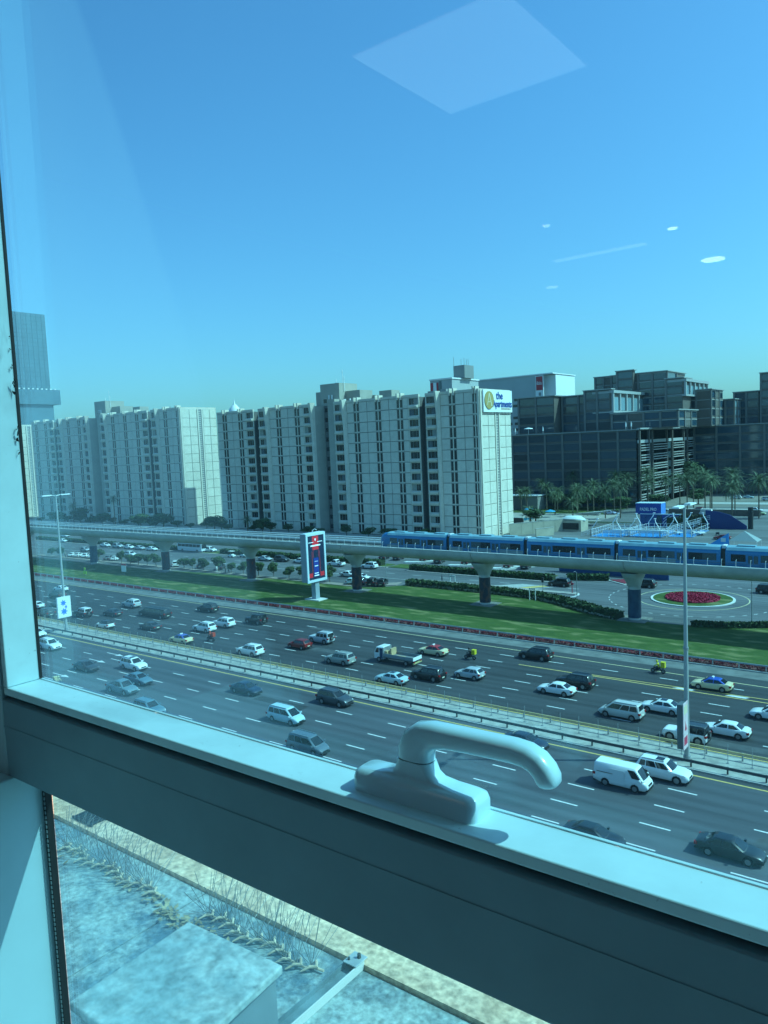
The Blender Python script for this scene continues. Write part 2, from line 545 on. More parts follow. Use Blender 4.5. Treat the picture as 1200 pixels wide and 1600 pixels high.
# flowers behind the guard rail
mb = leafmass([(-300, 107.9), (-60, 107.9), (20, 107.9)], 1.4, 0.30, 60, 0.10, 0.14, 3)
build(mb, 'flowers', M_flower, kind='stuff', label='low red flowers planted in a strip behind the far guard rail', category='flowers')

# service road area behind the rail track
sheet('service_road', rect(XL, XR, 127.0, 213.5), 0.0, M_asph_side)
sheet('car_park', rect(-160, XR, 213.5, 340), 0.0, M_asph_pale)
sheet('footpath', [(-250, 131.2), (-190, 131.3), (-165, 131.6), (-136, 131.4), (-112, 131.4), (-103.4, 136.8), (-104.5, 140.5), (-112, 133.8), (-136, 133.0), (-165, 133.4), (-190, 133.5), (-250, 132.8)], 0.12, M_paving, thick=0.13)
line('edge_line', [(-300, 143.9), (-104, 144.0)], 0.18, M_white)
sheet('pavement', rect(-103.5, -63.5, 143.6, 145.5), 0.12, mat('pavement_grey', (0.34, 0.30, 0.27), 0.9, var=0.1, vscale=1, coords='W'), thick=0.13)
sheet('pavement', rect(-113, -69.5, 153.9, 155.0), 0.12, MATS['pavement_grey'], thick=0.13)
sheet('pavement', rect(-300, -121, 156.2, 157.0), 0.12, MATS['pavement_grey'], thick=0.13)
sheet('grass_strip', rect(-300, -122, 157.01, 161.5), 0.1, M_grass, thick=0.11)
sheet('grass_strip', rect(-121, -76, 157.0, 162.5), 0.1, M_grass, thick=0.11)
sheet('paving_apron', rect(-410, -100, 196, 213.5), 0.02, M_kerb)
for y in (149.6,):
    dashes('lane_marking', None, y, -100, 8, 2.6, M_white, -300, -66)
sheet('crossing_patch', [(-97.5, 162.5), (-92, 162.5), (-86, 172), (-92, 172)], 0.012, M_kerb)
sheet('hatched_patch', [(-83.5, 146.0), (-77.5, 146.0), (-74.3, 150.0), (-78.5, 150.0)], 0.010, M_kerb)
sheet('hatched_patch', [(-77.3, 146.0), (-75.2, 146.0), (-71.8, 150.0), (-74.0, 150.0)], 0.010, M_yellow)
line('edge_line', [(-74, 145.6), (-69.5, 151.8)], 0.3, M_white)

# roundabout
sheet('roundabout_road', arc(RB[0], RB[1], 21.6, 0, 354, 59), 0.012, M_asph_side)
def ring(name, r0, r1, z, mt, thick=None, kind='structure', a0=0, a1=360, n=64, **pr):
    mb = MB()
    for i in range(n):
        p = [arc(RB[0], RB[1], r, a0 + (a1 - a0) * i / n, a0 + (a1 - a0) * (i + 1) / n, 1) for r in (r0, r1)]
        if thick:
            a, b, c, d = p[0][0], p[1][0], p[1][1], p[0][1]
            for q in ((a, b, c, d),): mb.face([(x, y, z) for x, y in q])
            mb.face([(b[0], b[1], z - thick), (c[0], c[1], z - thick), (c[0], c[1], z), (b[0], b[1], z)])
        else:
            mb.face([(x, y, z) for x, y in (p[0][0], p[1][0], p[1][1], p[0][1])])
    return build(mb, name, mt, kind=kind, **pr)
ring('roundabout_kerb', 7.05, 7.5, 0.17, M_conc_lt, 0.17)
ring('roundabout_lawn', 4.7, 7.05, 0.22, M_grass, 0.1)
ring('edge_line', 9.75, 9.95, 0.020, MATS['road_paint_cream'])
mb = MB()
for i in range(42):
    a = 360 / 42 * i
    pa = arc(RB[0], RB[1], 15.1, a, a + 3.2, 1); pb = arc(RB[0], RB[1], 15.3, a, a + 3.2, 1)
    mb.face([(*pa[0], 0.020), (*pb[0], 0.020), (*pb[1], 0.020), (*pa[1], 0.020)])
build(mb, 'lane_marking', M_white, kind='structure')
rnd = random.Random(5)
mb = MB()
mb.prism(arc(RB[0], RB[1], 4.85, 0, 352, 44), 0.1, 0.42)
for _ in range(2600):
    a = rnd.uniform(0, 2 * PI); r_ = 4.9 * math.sqrt(rnd.random())
    c = Vector((RB[0] + r_ * math.cos(a), RB[1] + r_ * math.sin(a), 0.42 + 0.14 * rnd.random()))
    u = Vector((rnd.uniform(-1, 1), rnd.uniform(-1, 1), rnd.uniform(0.1, 1))).normalized()
    w = u.orthogonal().normalized() * 0.12; v = u.cross(w).normalized() * 0.1
    mb.face([c - w - v, c + w - v, c + w + v, c - w + v])
build(mb, 'roundabout_flowers', mat('crimson_flowers', (0.50, 0.015, 0.07), 0.85, col2=(0.32, 0.01, 0.045), vscale=1.4, coords='W'), kind='stuff', label='round bed of crimson flowers in the middle of the roundabout', category='flowers')
def splitter(name, poly, flowers=True, z=0.16):
    sheet(name, poly, z, M_kerb, thick=0.17)
    cx = sum(p[0] for p in poly) / len(poly); cy = sum(p[1] for p in poly) / len(poly)
    sheet('flower_bed', [(cx + (x - cx) * 0.8, cy + (y - cy) * 0.75) for x, y in poly], z + 0.12, M_flower, thick=0.12)
splitter('traffic_island', [(-63.8, 161.0), (-58.5, 157.2), (-57.0, 160.5), (-59.8, 164.5)])
splitter('traffic_island', [(-101, 160.8), (-96.5, 160.2), (-96.0, 163.2), (-100, 164.2)])
line('edge_line', arc(-66.5, 143.0, 3.6, 60, -40, 8), 0.5, M_white, 0.02)

def hedge(pts, width, h, label, seed, dens=60, size=0.22, planter=False):
    t = empty('hedge', (0, 0, 0), 0, label, 'hedge')
    core = MB()
    for a, b in zip(pts[:-1], pts[1:]):
        d = (Vector(b) - Vector(a)).normalized(); n = Vector((-d.y, d.x)) * width * 0.42
        core.rings([[(a[0] - n.x, a[1] - n.y, 0.0), (b[0] - n.x, b[1] - n.y, 0.0), (b[0] + n.x, b[1] + n.y, 0.0), (a[0] + n.x, a[1] + n.y, 0.0)],
                    [(a[0] - n.x, a[1] - n.y, h * .95), (b[0] - n.x, b[1] - n.y, h * .95), (b[0] + n.x, b[1] + n.y, h * .95), (a[0] + n.x, a[1] + n.y, h * .95)]])
    build(core, 'branches', mat('hedge_core', (0.02, 0.035, 0.012), 0.95), t)
    build(leafmass(pts, width, h, dens, size, 0.05, seed), 'foliage', M_hedge, t, kind='stuff')
    if planter:
        rn = random.Random(seed); pm = MB()
        for a, b in zip(pts[:-1], pts[1:]):
            A, B = Vector(a), Vector(b); d = (B - A).normalized(); n = Vector((-d.y, d.x)); L_ = (B - A).length
            for _ in range(int(L_ * 9)):
                c = A + d * rn.random() * L_ - n * width * (0.5 if n.y > 0 else -0.5) * 1.06
                z = 0.1 + rn.random() * 0.42; r_ = 0.05 + rn.random() * 0.10
                pm.face([(c.x - r_ * d.x * 1.6, c.y - r_ * d.y * 1.6, z), (c.x + r_ * d.x * 1.6, c.y + r_ * d.y * 1.6, z), (c.x + r_ * d.x, c.y + r_ * d.y, z + r_ * 1.2), (c.x - r_ * d.x, c.y - r_ * d.y, z + r_ * 1.3)])
        build(pm, 'pale_leaves', mat('pale_leaf', (0.34, 0.33, 0.27), 0.8, var=0.2, vscale=2), t, kind='stuff')
    return t
hedge([(-101.5, 138.8), (-90, 138.8), (-77, 138.4), (-68, 137.2), (-62.8, 135.0), (-57.8, 132.2), (-53, 129.4), (-48.4, 127.4)], 2.6, 1.15,
      'long clipped hedge with pale leaves at its foot, curving towards the roundabout', 11, 75, 0.2, True)
hedge([(-113, 156.0), (-74, 156.2)], 1.9, 1.3, 'straight dark hedge along the far kerb of the service road, left of the roundabout', 12, 60)
hedge([(-72, 158.8), (-63.5, 161.5)], 1.9, 1.2, 'short hedge stub behind the black car near the roundabout entry', 13, 60)
hedge([(-36.5, 127.6), (-31, 129.2), (-25.5, 132.3), (-20, 137)], 1.2, 0.8, 'low ragged hedge on the lawn rim below the roundabout flower bed', 14, 60, 0.18)
hedge([(-300, 158.4), (-204, 158.4)], 1.8, 1.2, 'long hedge behind the row of white cars in the service road', 15, 40)
hedge([(-188, 158.6), (-124, 158.6)], 2.2, 1.4, 'thick hedge behind the service road between the coach and the advertising screen', 16, 45)

# ------------------------------------------------------------------ guard rails and median posts
def railing(label, y, z0, h, beam_mat, post_mat, x0, period, xa, xb, bh=0.3, posts_w=0.14, wave=True, name='guard_rail'):
    t = empty(name, (0, y, z0), 0, label, 'guard rail')
    mb = MB()
    if wave: mb.prism([(-0.06, h - bh), (-0.11, h - bh * 0.8), (-0.06, h - bh * 0.5), (-0.11, h - bh * 0.2), (-0.06, h), (-0.03, h), (-0.03, h - bh)], XL, XR, 'x')
    else: mb.box(XL, XR, -0.09, 0.03, h - bh, h)
    build(mb, 'rail_beam', beam_mat, t)
    pm = MB().box(-posts_w / 2, posts_w / 2, -0.028, 0.1, 0, h - 0.02).mesh('post', [post_mat])
    x = x0 - math.floor((x0 - xa) / period) * period
    while x < xb:
        link('post', pm, t, (x, 0, 0)); x += period
railing('dark steel guard rail on the near edge of the central reservation', 72.45, 0.11, 0.72, M_steel_dk, M_steel_dk, -40.35, 3.25, -330, 15)
railing('weathered cream guard rail along the far edge of the central reservation', 76.2, 0.11, 0.82, M_railyel, M_steel, -40.26, 3.3, -330, 15, 0.26)
railing('grey steel guard rail in front of the red flower strip below the lawn', 106.9, 0.14, 0.85, M_steel, M_steel, -41, 3.3, -300, 15, 0.22)
t = empty('post_and_wire_fence', (0, 75.0, 0.11), 0, 'row of slim tall posts with low wires down the middle of the central reservation', 'fence')
pm = MB().cyl((0, 0, 0), (0, 0, 1.85), 0.035, 0.03, 6).box(-0.12, 0.12, -0.12, 0.12, 0, 0.04).mesh('post', [M_steel])
x = -41.62 - 120 * 2.13
while x < 12:
    link('post', pm, t, (x, 0, 0)); x += 2.13
mb = MB()
for z in (0.28, 0.75): mb.box(-300, 12, -0.012, 0.012, z, z + 0.02)
build(mb, 'wire', M_steel, t)

# ------------------------------------------------------------------ elevated track
GW = empty('elevated_track', (0, 0, 0), 0, 'long grey concrete elevated rail track on piers crossing the whole view', 'elevated railway')
sec = [(123, 10.8), (123.02, 10.15), (123.5, 9.5), (124.4, 8.85), (125.8, 8.5), (130.2, 8.5), (131.6, 8.85), (132.5, 9.5), (132.98, 10.15), (133, 10.8), (132.62, 10.8), (132.6, 9.9), (123.4, 9.9), (123.38, 10.8)]
PIERS = [-45.9 - 0, -75.2, -107.5, -141.3, -175.4, -210.6, -249.8]
PX = [60, 22, -12] + PIERS + [-286, -321, -356, -391, -426, -461, -496]
for a, b in zip(PX[:-1], PX[1:]):
    mb = MB(); mb.prism(sec, b + 0.06, a - 0.06, 'x')
    build(mb, 'girder', M_conc, GW, smooth=35)
    mb = MB(); mb.box(b + 0.03, a - 0.03, 122.93, 123.44, 10.802, 10.95)
    mb.box(b + 0.03, a - 0.03, 132.56, 133.07, 10.802, 10.95)
    build(mb, 'parapet_cap', M_conc_lt, GW)
mb = MB()
for y in (124.9, 126.9, 129.3, 131.2): mb.box(-496, 60, y - 0.06, y + 0.06, 9.9, 10.12)
build(mb, 'running_rail', M_steel_dk, GW)
mb = MB(); mb.box(-496, 60, 132.7, 132.85, 11.25, 11.42); mb.box(-496, 60, 132.15, 132.4, 10.3, 10.62)
build(mb, 'cable_rail', M_whitepaint, GW)
mb = MB(); mb.box(-496, 60, 123.9, 124.2, 9.9, 10.35)
build(mb, 'cable_tray', M_steel_dk, GW)
pm = MB().tube([(0, 0, 0), (0, 0.02, 0.75), (0, 0.10, 0.98), (0.02, 0.3, 1.08)], [0.06, 0.05, 0.05, 0.045], 6).mesh('railing_post', [mat('railing_paint', (0.5, 0.52, 0.52), 0.5)])
for i in range(170):
    link('railing_post', pm, GW, (-4 - 2.05 * i, 123.2, 10.95))
mb = MB(); mb.box(-496, 60, 123.22, 123.26, 11.45, 11.5)
build(mb, 'handrail', M_steel_dk, GW)
mb = MB()
for i in range(120):
    x = -4 - 3.4 * i
    mb.box(x, x + 0.12, 132.75, 132.83, 10.95, 11.3)
build(mb, 'bracket', M_steel, GW, kind='stuff')

def wrap_mat(name, c1, c2, c3):
    mt = bpy.data.materials.new(name); mt.use_nodes = True
    nt = mt.node_tree; N, L = nt.nodes, nt.links
    p = N['Principled BSDF']; p.inputs['Roughness'].default_value = 0.5
    tc = N.new('ShaderNodeTexCoord'); mp = N.new('ShaderNodeMapping'); mp.inputs['Scale'].default_value = (0.8, 0.8, 0.45)
    L.new(tc.outputs['Object'], mp.inputs['Vector'])
    n = N.new('ShaderNodeTexVoronoi'); n.inputs['Scale'].default_value = 1.6
    L.new(mp.outputs[0], n.inputs['Vector'])
    r = N.new('ShaderNodeValToRGB')
    r.color_ramp.elements[0].color = (*c1, 1); r.color_ramp.elements[1].color = (*c3, 1)
    e = r.color_ramp.elements.new(0.45); e.color = (*c2, 1)
    L.new(n.outputs['Distance'], r.inputs['Fac']); L.new(r.outputs[0], p.inputs['Base Color'])
    MATS[name] = mt
    return mt
W_dark = wrap_mat('pier_poster_dark', (0.03, 0.03, 0.05), (0.012, 0.02, 0.04), (0.20, 0.07, 0.04))
W_red = wrap_mat('pier_poster_red', (0.22, 0.02, 0.02), (0.03, 0.02, 0.04), (0.05, 0.03, 0.06))
W_blue = wrap_mat('pier_poster_blue', (0.01, 0.035, 0.08), (0.015, 0.05, 0.11), (0.04, 0.09, 0.15))
labels = {-45.9: ('blue wrapped round pier with flared concrete head beside the roundabout', W_blue),
          -75.2: ('pier wrapped in a dark poster with flared head, between lawn and hatched road patch', W_dark),
          -107.5: ('pier in a dark poster just right of the advertising screen', W_dark),
          -141.3: ('pier with a reddish poster standing left of the advertising screen', W_red),
          -175.4: ('pier with a brown-red poster in front of the white coach', W_red),
          -210.6: ('blue wrapped pier in front of the parked cars, right of the left lamp post', W_blue),
          -249.8: ('dark blue pier at the edge of the window frame, left of the left lamp post', W_blue)}
for px_ in PX[1:-1]:
    lab, wm = labels.get(px_, (['', 'far right plain', 'right edge plain'][PX.index(px_)] + ' concrete track pier' if PX.index(px_) < 3 else ['first', 'second', 'third', 'fourth', 'fifth', 'sixth', 'seventh'][(PX.index(px_) - 10) % 7] + ' plain concrete track pier beyond the wrapped ones', M_conc))
    t = empty('track_pier', (px_, 128.0, 0), 0, lab, 'pier', 'piers of the elevated track')
    mb = MB(); mb.cyl((0, 0, 0), (0, 0, 6.0), 1.05, 1.05, 20)
    build(mb, 'column', M_conc, t, 40)
    mb = MB(); mb.cyl((0, 0, 0.5), (0, 0, 5.4), 1.09, 1.09, 20)
    build(mb, 'poster_wrap', wm, t, 40)
    mb = MB()
    rs = []
    for z, sx, sy in ((5.9, 1.05, 1.05), (6.6, 1.15, 1.5), (7.5, 1.4, 2.5), (8.3, 1.55, 3.3), (8.48, 1.55, 3.35)):
        rs.append([(sx * (abs(math.cos(a)) ** 0.6) * (1 if math.cos(a) > 0 else -1), sy * (abs(math.sin(a)) ** 0.6) * (1 if math.sin(a) > 0 else -1), z) for a in [2 * PI * k / 20 for k in range(20)]])
    mb.rings(rs)
    build(mb, 'pier_head', M_conc, t, 40)
    mb = MB(); mb.prism([(-2.4, -2.2), (2.4, -2.2), (2.4, 2.2), (-2.4, 2.2)], 0, 0.16)
    build(mb, 'footing', mat('footing_grey', (.20, .19, .17), .9, var=.2, vscale=1.5), t)

# train
XS = [-98.0, -81.3, -64.6, -47.7, -30.8, -14.0, 2.8]
train = empty('train', (0, 126.05, 10.1), 0, 'blue and silver metro train running on the elevated track', 'train')
HW = 1.35
prof = [(-HW + 0.15, 0.25), (-HW, 0.6), (-HW, 2.6), (-HW + 0.1, 3.1), (-HW + 0.4, 3.5), (-0.5, 3.68), (0.5, 3.68), (HW - 0.4, 3.5), (HW - 0.1, 3.1), (HW, 2.6), (HW, 0.6), (HW - 0.15, 0.25)]
for i, (a, b) in enumerate(zip(XS[:-1], XS[1:])):
    g = 0.35
    a0, b0 = a + (0 if i == 0 else g), b - g
    mb = MB()
    if i == 0:
        rs = []
        for dx, sc, zs in ((0, 0.72, 0.74), (0.25, 0.84, 0.85), (0.8, 0.93, 0.94), (1.8, 0.985, 0.99), (3.0, 1, 1)):
            rs.append([(a0 + dx, y * sc, 0.25 + (z - 0.25) * zs) for y, z in prof])
        rs.append([(b0, y, z) for y, z in prof])
        mb.rings(rs)
    else: mb.prism(prof, a0, b0, 'x')
    car = build(mb, 'carriage', M_trainblue, train, smooth=40)
    # roof skin
    rf = MB()
    x0_, x1_ = (a0 + (1.9 if i == 0 else 0.1)), b0 - 0.1
    rp = [(-HW + 0.07, 3.12), (-HW + 0.37, 3.53), (-0.5, 3.71), (0.5, 3.71), (HW - 0.37, 3.53), (HW - 0.07, 3.12)]
    rf.rings([[(x0_, y, z) for y, z in rp], [(x1_, y, z) for y, z in rp]], cap=False, closed=False)
    for k in range(3):
        xx = x0_ + 1.4 + k * 4.9
        rf.box(xx, xx + 2.6, -0.55, 0.55, 3.70, 3.86)
    build(rf, 'roof', M_trainroof, car, smooth=30)
    # lower skirt panel in silver on some cars
    sk = MB()
    if i in (1, 3): sk.box(x0_, x1_ if i == 1 else x0_ + 10.4, -HW - 0.012, -HW + 0.01, 0.62, 1.32)
    if i in (0,): sk.box(a0 + 1.9, a0 + 6.5, -HW - 0.012, -HW + 0.01, 0.62, 1.2)
    if i == 2: sk.box(x1_ - 4.5, x1_, -HW - 0.012, -HW + 0.01, 0.62, 1.32)
    if sk.v: build(sk, 'skirt_panel', M_trainsilver, car)
    ub = MB(); ub.box(a0 + 0.5, b0 - 0.3, -1.1, 1.1, 0.02, 0.3)
    build(ub, 'underframe', M_black, car)
    # windows and doors
    xs = [x0_ + 0.7 + k * (x1_ - x0_ - 1.2) / 7.0 for k in range(8)]
    for k in range(7):
        xa, xb = xs[k] + 0.1, xs[k + 1] - 0.1
        if k in (1, 4):
            dm = MB(); dm.box(xa + 0.05, xb - 0.05, -HW - 0.02, -HW + 0.01, 0.66, 2.58)
            d_ = build(dm, 'door', M_trainblue, car)
            dm = MB(); dm.box(xa + 0.25, (xa + xb) / 2 - 0.08, -HW - 0.032, -HW - 0.018, 1.25, 2.4).box((xa + xb) / 2 + 0.08, xb - 0.25, -HW - 0.032, -HW - 0.018, 1.25, 2.4)
            build(dm, 'door_window', M_winmid, car)
        else:
            wm_ = MB(); wm_.box(xa - 0.1, xb + 0.1, -HW - 0.015, -HW + 0.01, 1.45, 2.55)
            build(wm_, 'window', M_win if (k + i) % 3 else M_winmid, car)
    if i == 0:
        wm_ = MB(); wm_.face([(a0 - 0.02, -0.75, 1.3), (a0 - 0.02, 0.75, 1.3), (a0 + 0.12, 0.7, 2.35), (a0 + 0.12, -0.7, 2.35)][::-1])
        build(wm_, 'windscreen', M_win, car)
    if i:
        mb = MB(); mb.box(a - g, a + g, -1.05, 1.05, 0.4, 3.3)
        build(mb, 'gangway', M_black, train)
        mb = MB(); mb.box(a - 0.28, a + 0.28, -0.7, 0.7, 3.3, 3.78)
        build(mb, 'gangway_cover', M_whitepaint, train)

# ------------------------------------------------------------------ apartment slabs
SEGS = [('P', -252.9, -249.4), ('W', -249.4, -246.9), ('P', -246.9, -243.4), ('P', -243.4, -239.8), ('W', -239.8, -237.4), ('P', -237.4, -235.4),
        ('B', -235.4, -230.8), ('R', -230.8, -228.0), ('B', -228, -223.4), ('Q', -223.4, -221.6), ('P', -221.6, -217.8), ('W', -217.8, -215.4),
        ('P', -215.4, -211.6), ('P', -211.6, -207.8), ('W', -207.8, -205.4), ('P', -205.4, -203.4), ('B', -203.4, -199), ('Q', -199, -197.3),
        ('C', -197.3, -187.8), ('B', -187.8, -183.2), ('Q', -183.2, -181.6), ('P', -181.6, -178.3), ('W', -178.3, -175.9), ('P', -175.9, -172.2),
        ('P', -172.2, -168.4), ('W', -168.4, -166), ('P', -166, -162.4), ('P', -162.4, -158.9), ('W', -158.9, -156.5), ('P', -156.5, -154.2),
        ('B', -154.2, -149.6), ('R', -149.6, -147), ('B', -147, -142.4), ('Q', -142.4, -141), ('P', -141, -137.6), ('W', -137.6, -135.2),
        ('P', -135.2, -131.9), ('P', -131.9, -128.6), ('W', -128.6, -126.9), ('E', -126.9, -126.1)]
YF, YB = 215.0, 235.4
def m_panel(w, F):
    g, e = 0.08, 0.07
    def f():
        mb = MB()
        x0, x1, z0, z1 = g, w - g, g, F - g
        a = [(x0, 0, z0), (x1, 0, z0), (x1, 0, z1), (x0, 0, z1)]
        mid = (x0 + x1) / 2
        # shallow folded face: three vertical facets
        b = [(x0 + e, -0.10, z0 + e), (mid, -0.15, z0 + e), (x1 - e, -0.10, z0 + e), (x1 - e, -0.10, z1 - e), (mid, -0.15, z1 - e), (x0 + e, -0.10, z1 - e)]
        mb.v = a + b
        mb.f = [(4, 5, 8, 9), (5, 6, 7, 8), (0, 1, 6, 5), (0, 5, 4), (1, 2, 7, 6), (2, 3, 9, 8), (2, 8, 7), (3, 0, 4, 9)]
        mb.m = [0] * 8
        return mb.mesh('panel', [M_panel])
    return cached(('panel', round(w, 1), round(F, 2)), f)
def m_window(w, F):
    def f():
        mb = MB()
        mb.box(0, w, 0.04, 0.10, 0, F, 2)
        h0, h1 = 0.5, F - 0.25
        mb.box(0.12, w / 2 - 0.22, -0.0, 0.04, h0, h1, 0)
        mb.box(w / 2 + 0.22, w - 0.12, -0.0, 0.04, h0, h1, 0)
        mb.box(w / 2 - 0.2, w / 2 + 0.2, -0.06, 0.04, 0.1, F - 0.1, 1)
        mb.box(0.02, w - 0.02, -0.1, 0.04, 0.06, 0.4, 1)
        return mb.mesh('window', [M_win, M_panel, M_joint])
    return cached(('win', round(w, 1), round(F, 2)), f)
def m_balcony(w, F):
    def f():
        mb = MB()
        # projecting sloped parapet
        mb.rings([[(0.15, 0.0, 0), (0.35, -0.75, 0.05), (w - 0.35, -0.75, 0.05), (w - 0.15, 0.0, 0)],
                  [(0.15, 0.0, 1.15), (0.55, -0.85, 0.72), (w - 0.55, -0.85, 0.72), (w - 0.15, 0.0, 1.15)]])
        return mb.mesh('balcony', [M_panel])
    return cached(('bal', round(w, 1), round(F, 2)), f)
def m_balwin(w, F, curtain=0):
    def f():
        mb = MB()
        mb.box(0.45, w - 0.45, 0.25, 0.35, 0.9, F - 0.35, 0)
        for k in (0.33, 0.66):
            mb.box(w * k - 0.05, w * k + 0.05, 0.18, 0.25, 1.2, F - 0.35, 1)
        mb.box(0.0, 0.42, -0.05, 0.3, 0, F, 2).box(w - 0.42, w, -0.05, 0.3, 0, F, 2)
        mb.box(0.42, w - 0.42, -0.1, 0.3, F - 0.33, F - 0.03, 2)
        if curtain: mb.box(0.45 + (curtain % 2) * (w - 0.9) * .5, w * .5 + (curtain % 2) * (w - 0.9) * .5 - .05, 0.20, 0.245, 0.95, F - 0.38, 3)
        return mb.mesh('balcony_window', [M_win, M_frame, M_panel, mat('curtain%d' % curtain, ((.3, .29, .26), (.12, .13, .14), (.35, .33, .28))[curtain % 3], .9)])
    return cached(('balw', round(w, 1), round(F, 2), curtain), f)
def apartments(dx, ztop, label, only_right=False, sign=False, stair_dark=False):
    t = empty('apartment_block', (dx - 126.1, YF, 0), 0, label, 'apartment block', 'pale slab apartment blocks behind the rail track')
    NF = 13
    F = ztop / NF
    ox = 126.1
    segs = [(k, a + ox, b + ox) for k, a, b in SEGS]
    if only_right: segs = [s for s in segs if s[1] > -30]
    wall = MB()
    depth = {'P': 0.02, 'W': 0.12, 'B': 0.36, 'R': 3.0, 'C': 3.4, 'Q': 0.0, 'E': -0.1}
    for k, a, b in segs:
        wall.box(a, b, depth[k], YB - YF, 0, ztop - 0.02 * (ord(k) % 5))
    build(wall, 'wall', M_back, t)
    cap = MB()
    for k, a, b in segs:
        if k in 'PB': cap.box(a + 0.03, b - 0.03, -0.22, 0.6, ztop + 0.02, ztop + 0.9)
        if k == 'W': cap.box(a + 0.15, a + 0.65, -0.7, 1.6, ztop - 0.6, ztop + 1.7).box(b - 0.65, b - 0.15, -0.7, 1.6, ztop - 0.6, ztop + 1.7)
    cap.box(-0.6, -0.02, 0.7, YB - YF, ztop + 0.02, ztop + 0.9)
    build(cap, 'parapet', M_panel, t, kind='stuff')
    for k, a, b in segs:
        w = b - a
        for i in range(NF):
            z = i * F
            if k == 'P': link('panel', m_panel(w, F), t, (a, 0, z))
            elif k == 'W': link('window', m_window(w, F), t, (a, 0, z))
            elif k == 'B':
                bw = link('balcony_window', m_balwin(w, F, (0, 0, 1, 0, 2, 0, 3, 0, 4)[(i * 7 + int(-a) * 3) % 9]), t, (a, 0, z))
                link('balcony', m_balcony(w, F), t, (a, 0, z))
        if k == 'Q':
            mb = MB()
            rs = []
            for zz, fl in ((0, 0), (ztop - 11, 0), (ztop - 6, 0.5), (ztop - 2, 1.5), (ztop + 1.2, 2.4)):
                rs.append([(a, 0, zz), (a + 0.25, -0.9 - fl * 0.55, zz), (b - 0.5, -0.8 - fl * 0.55, zz), (b, 0, zz)])
            mb.rings(rs)
            build(mb, 'pilaster', M_panel, t)
        if k == 'E':
            build(MB().box(a, b, -0.35, 0.4, 0, ztop + 0.9), 'corner_pier', M_panel, t)
        if k == 'C':
            mb = MB()
            mb.prism([(a, 0), (a + 1.6, 3.4), (a, 3.4)], 0, ztop)
            mb.box(a + 6.0, b, 0.6, 3.4, 0, ztop + 2)
            mb.box(a + 3.9, a + 4.2, 3.1, 3.4, 0, ztop)
            build(mb, 'stair_tower', M_wall, t)
            for i in range(NF):
                build(MB().box(a + 2.2, a + 3.6, 3.3, 3.39, i * F + 1.2, i * F + 2.7), 'stair_window', M_win, t)
            # plant rooms on the roof
            rm = MB()
            rm.box(a - 7.2, a + 2.0, 9, 18, ztop, ztop + 5.8)
            rm.box(a + 0.2, a + 9.6, 3.45, 14, ztop + 0.01, ztop + 8.0)
            rm.box(a + 9.6, a + 16.5, 7, 14.5, ztop, ztop + 5.0)
            rm.box(a + 10.4, a + 18, 14.5, 18, ztop, ztop + 3.2)
            rm.box(a + 24.0, a + 29.6, 9, 14, ztop, ztop + 4.0)
            build(rm, 'plant_room', M_wall, t)
            rm = MB()
            rm.box(a + 1.6, a + 3.2, 3.40, 3.448, ztop + 1.0, ztop + 2.4)
            build(rm, 'plant_room_window', M_win, t)
            rm = MB()
            for q, (xx, hh) in enumerate(((9.2, 13), (9.9, 10.6), (6.0, 9.8))):
                rm.box(a + xx, a + xx + 0.14, 6, 6.14, ztop + 5, ztop + hh)
                rm.box(a + xx - 0.6, a + xx + 0.7, 6.03, 6.1, ztop + hh - 1.0 - q * 0.2, ztop + hh - 0.9 - q * 0.2)
            for xx in (4.8, 6.3, 12.0, 12.7, 15.0): rm.box(a + xx, a + xx + 0.35, 2.6, 3.0, ztop + 0.5, ztop + 3.8 - (xx > 10) * 2)
            build(rm, 'antenna', M_whitepaint, t, kind='stuff')
            rm = MB()
            for xx, yy in ((18.6, 9), (20.0, 12), (36, 8), (44, 11), (52, 7), (-18, 8), (-26, 12), (-40, 9), (33, 13), (60, 9)):
                rm.box(a + xx, a + xx + 1.2 + yy % 3, yy, yy + 1.4, ztop + 0.2, ztop + 1.0 + (yy % 4) * 0.45)
            build(rm, 'roof_units', mat('rooftop_grey', (0.3, 0.3, 0.29), 0.7), t, kind='stuff')
    # end face, looking along +x
    fr = [(0.0, 0.05, 'j'), (0.05, 0.25, 'P'), (0.25, 0.455, 'P'), (0.455, 0.62, 'S'), (0.62, 0.81, 'P'), (0.81, 1.0, 'P')]
    D = YB - YF
    def endp(w):
        mb = MB(); g = 0.07
        mb.rings([[(0, g, g), (0, w - g, g), (0, w - g, F - g), (0, g, F - g)], [(0.12, g + .08, g + .08), (0.12, w - g - .08, g + .08), (0.12, w - g - .08, F - g - .08), (0.12, g + .08, F - g - .08)]], cap=False)
        mb.face([(0.12, g + .08, g + .08), (0.12, w - g - .08, g + .08), (0.12, w - g - .08, F - g - .08), (0.12, g + .08, F - g - .08)])
        return mb.mesh('end_panel', [M_panel])
    for f0, f1, k in fr:
        if k == 'P':
            me = cached(('endp', round((f1 - f0) * D, 2), round(F, 2)), lambda: endp((f1 - f0) * D))
            for i in range(NF): link('end_panel', me, t, (0.002, f0 * D, i * F))
        if k == 'S':
            mb = MB()
            mb.box(0.0, 0.05, f0 * D + 0.9, f1 * D - 0.9, 0, ztop, 1)
            for q in range(int(ztop / 0.9)): mb.box(0.05, 0.22, f0 * D + 0.7, f1 * D - 1.3, q * 0.9, q * 0.9 + 0.22, 0)
            mb.box(0.0, 0.3, f0 * D + 0.15, f0 * D + 0.75, 0, ztop).box(0.0, 0.3, f1 * D - 0.85, f1 * D - 0.2, 0, ztop)
            build(mb, 'stair_grille', [M_panel, M_frame], t)
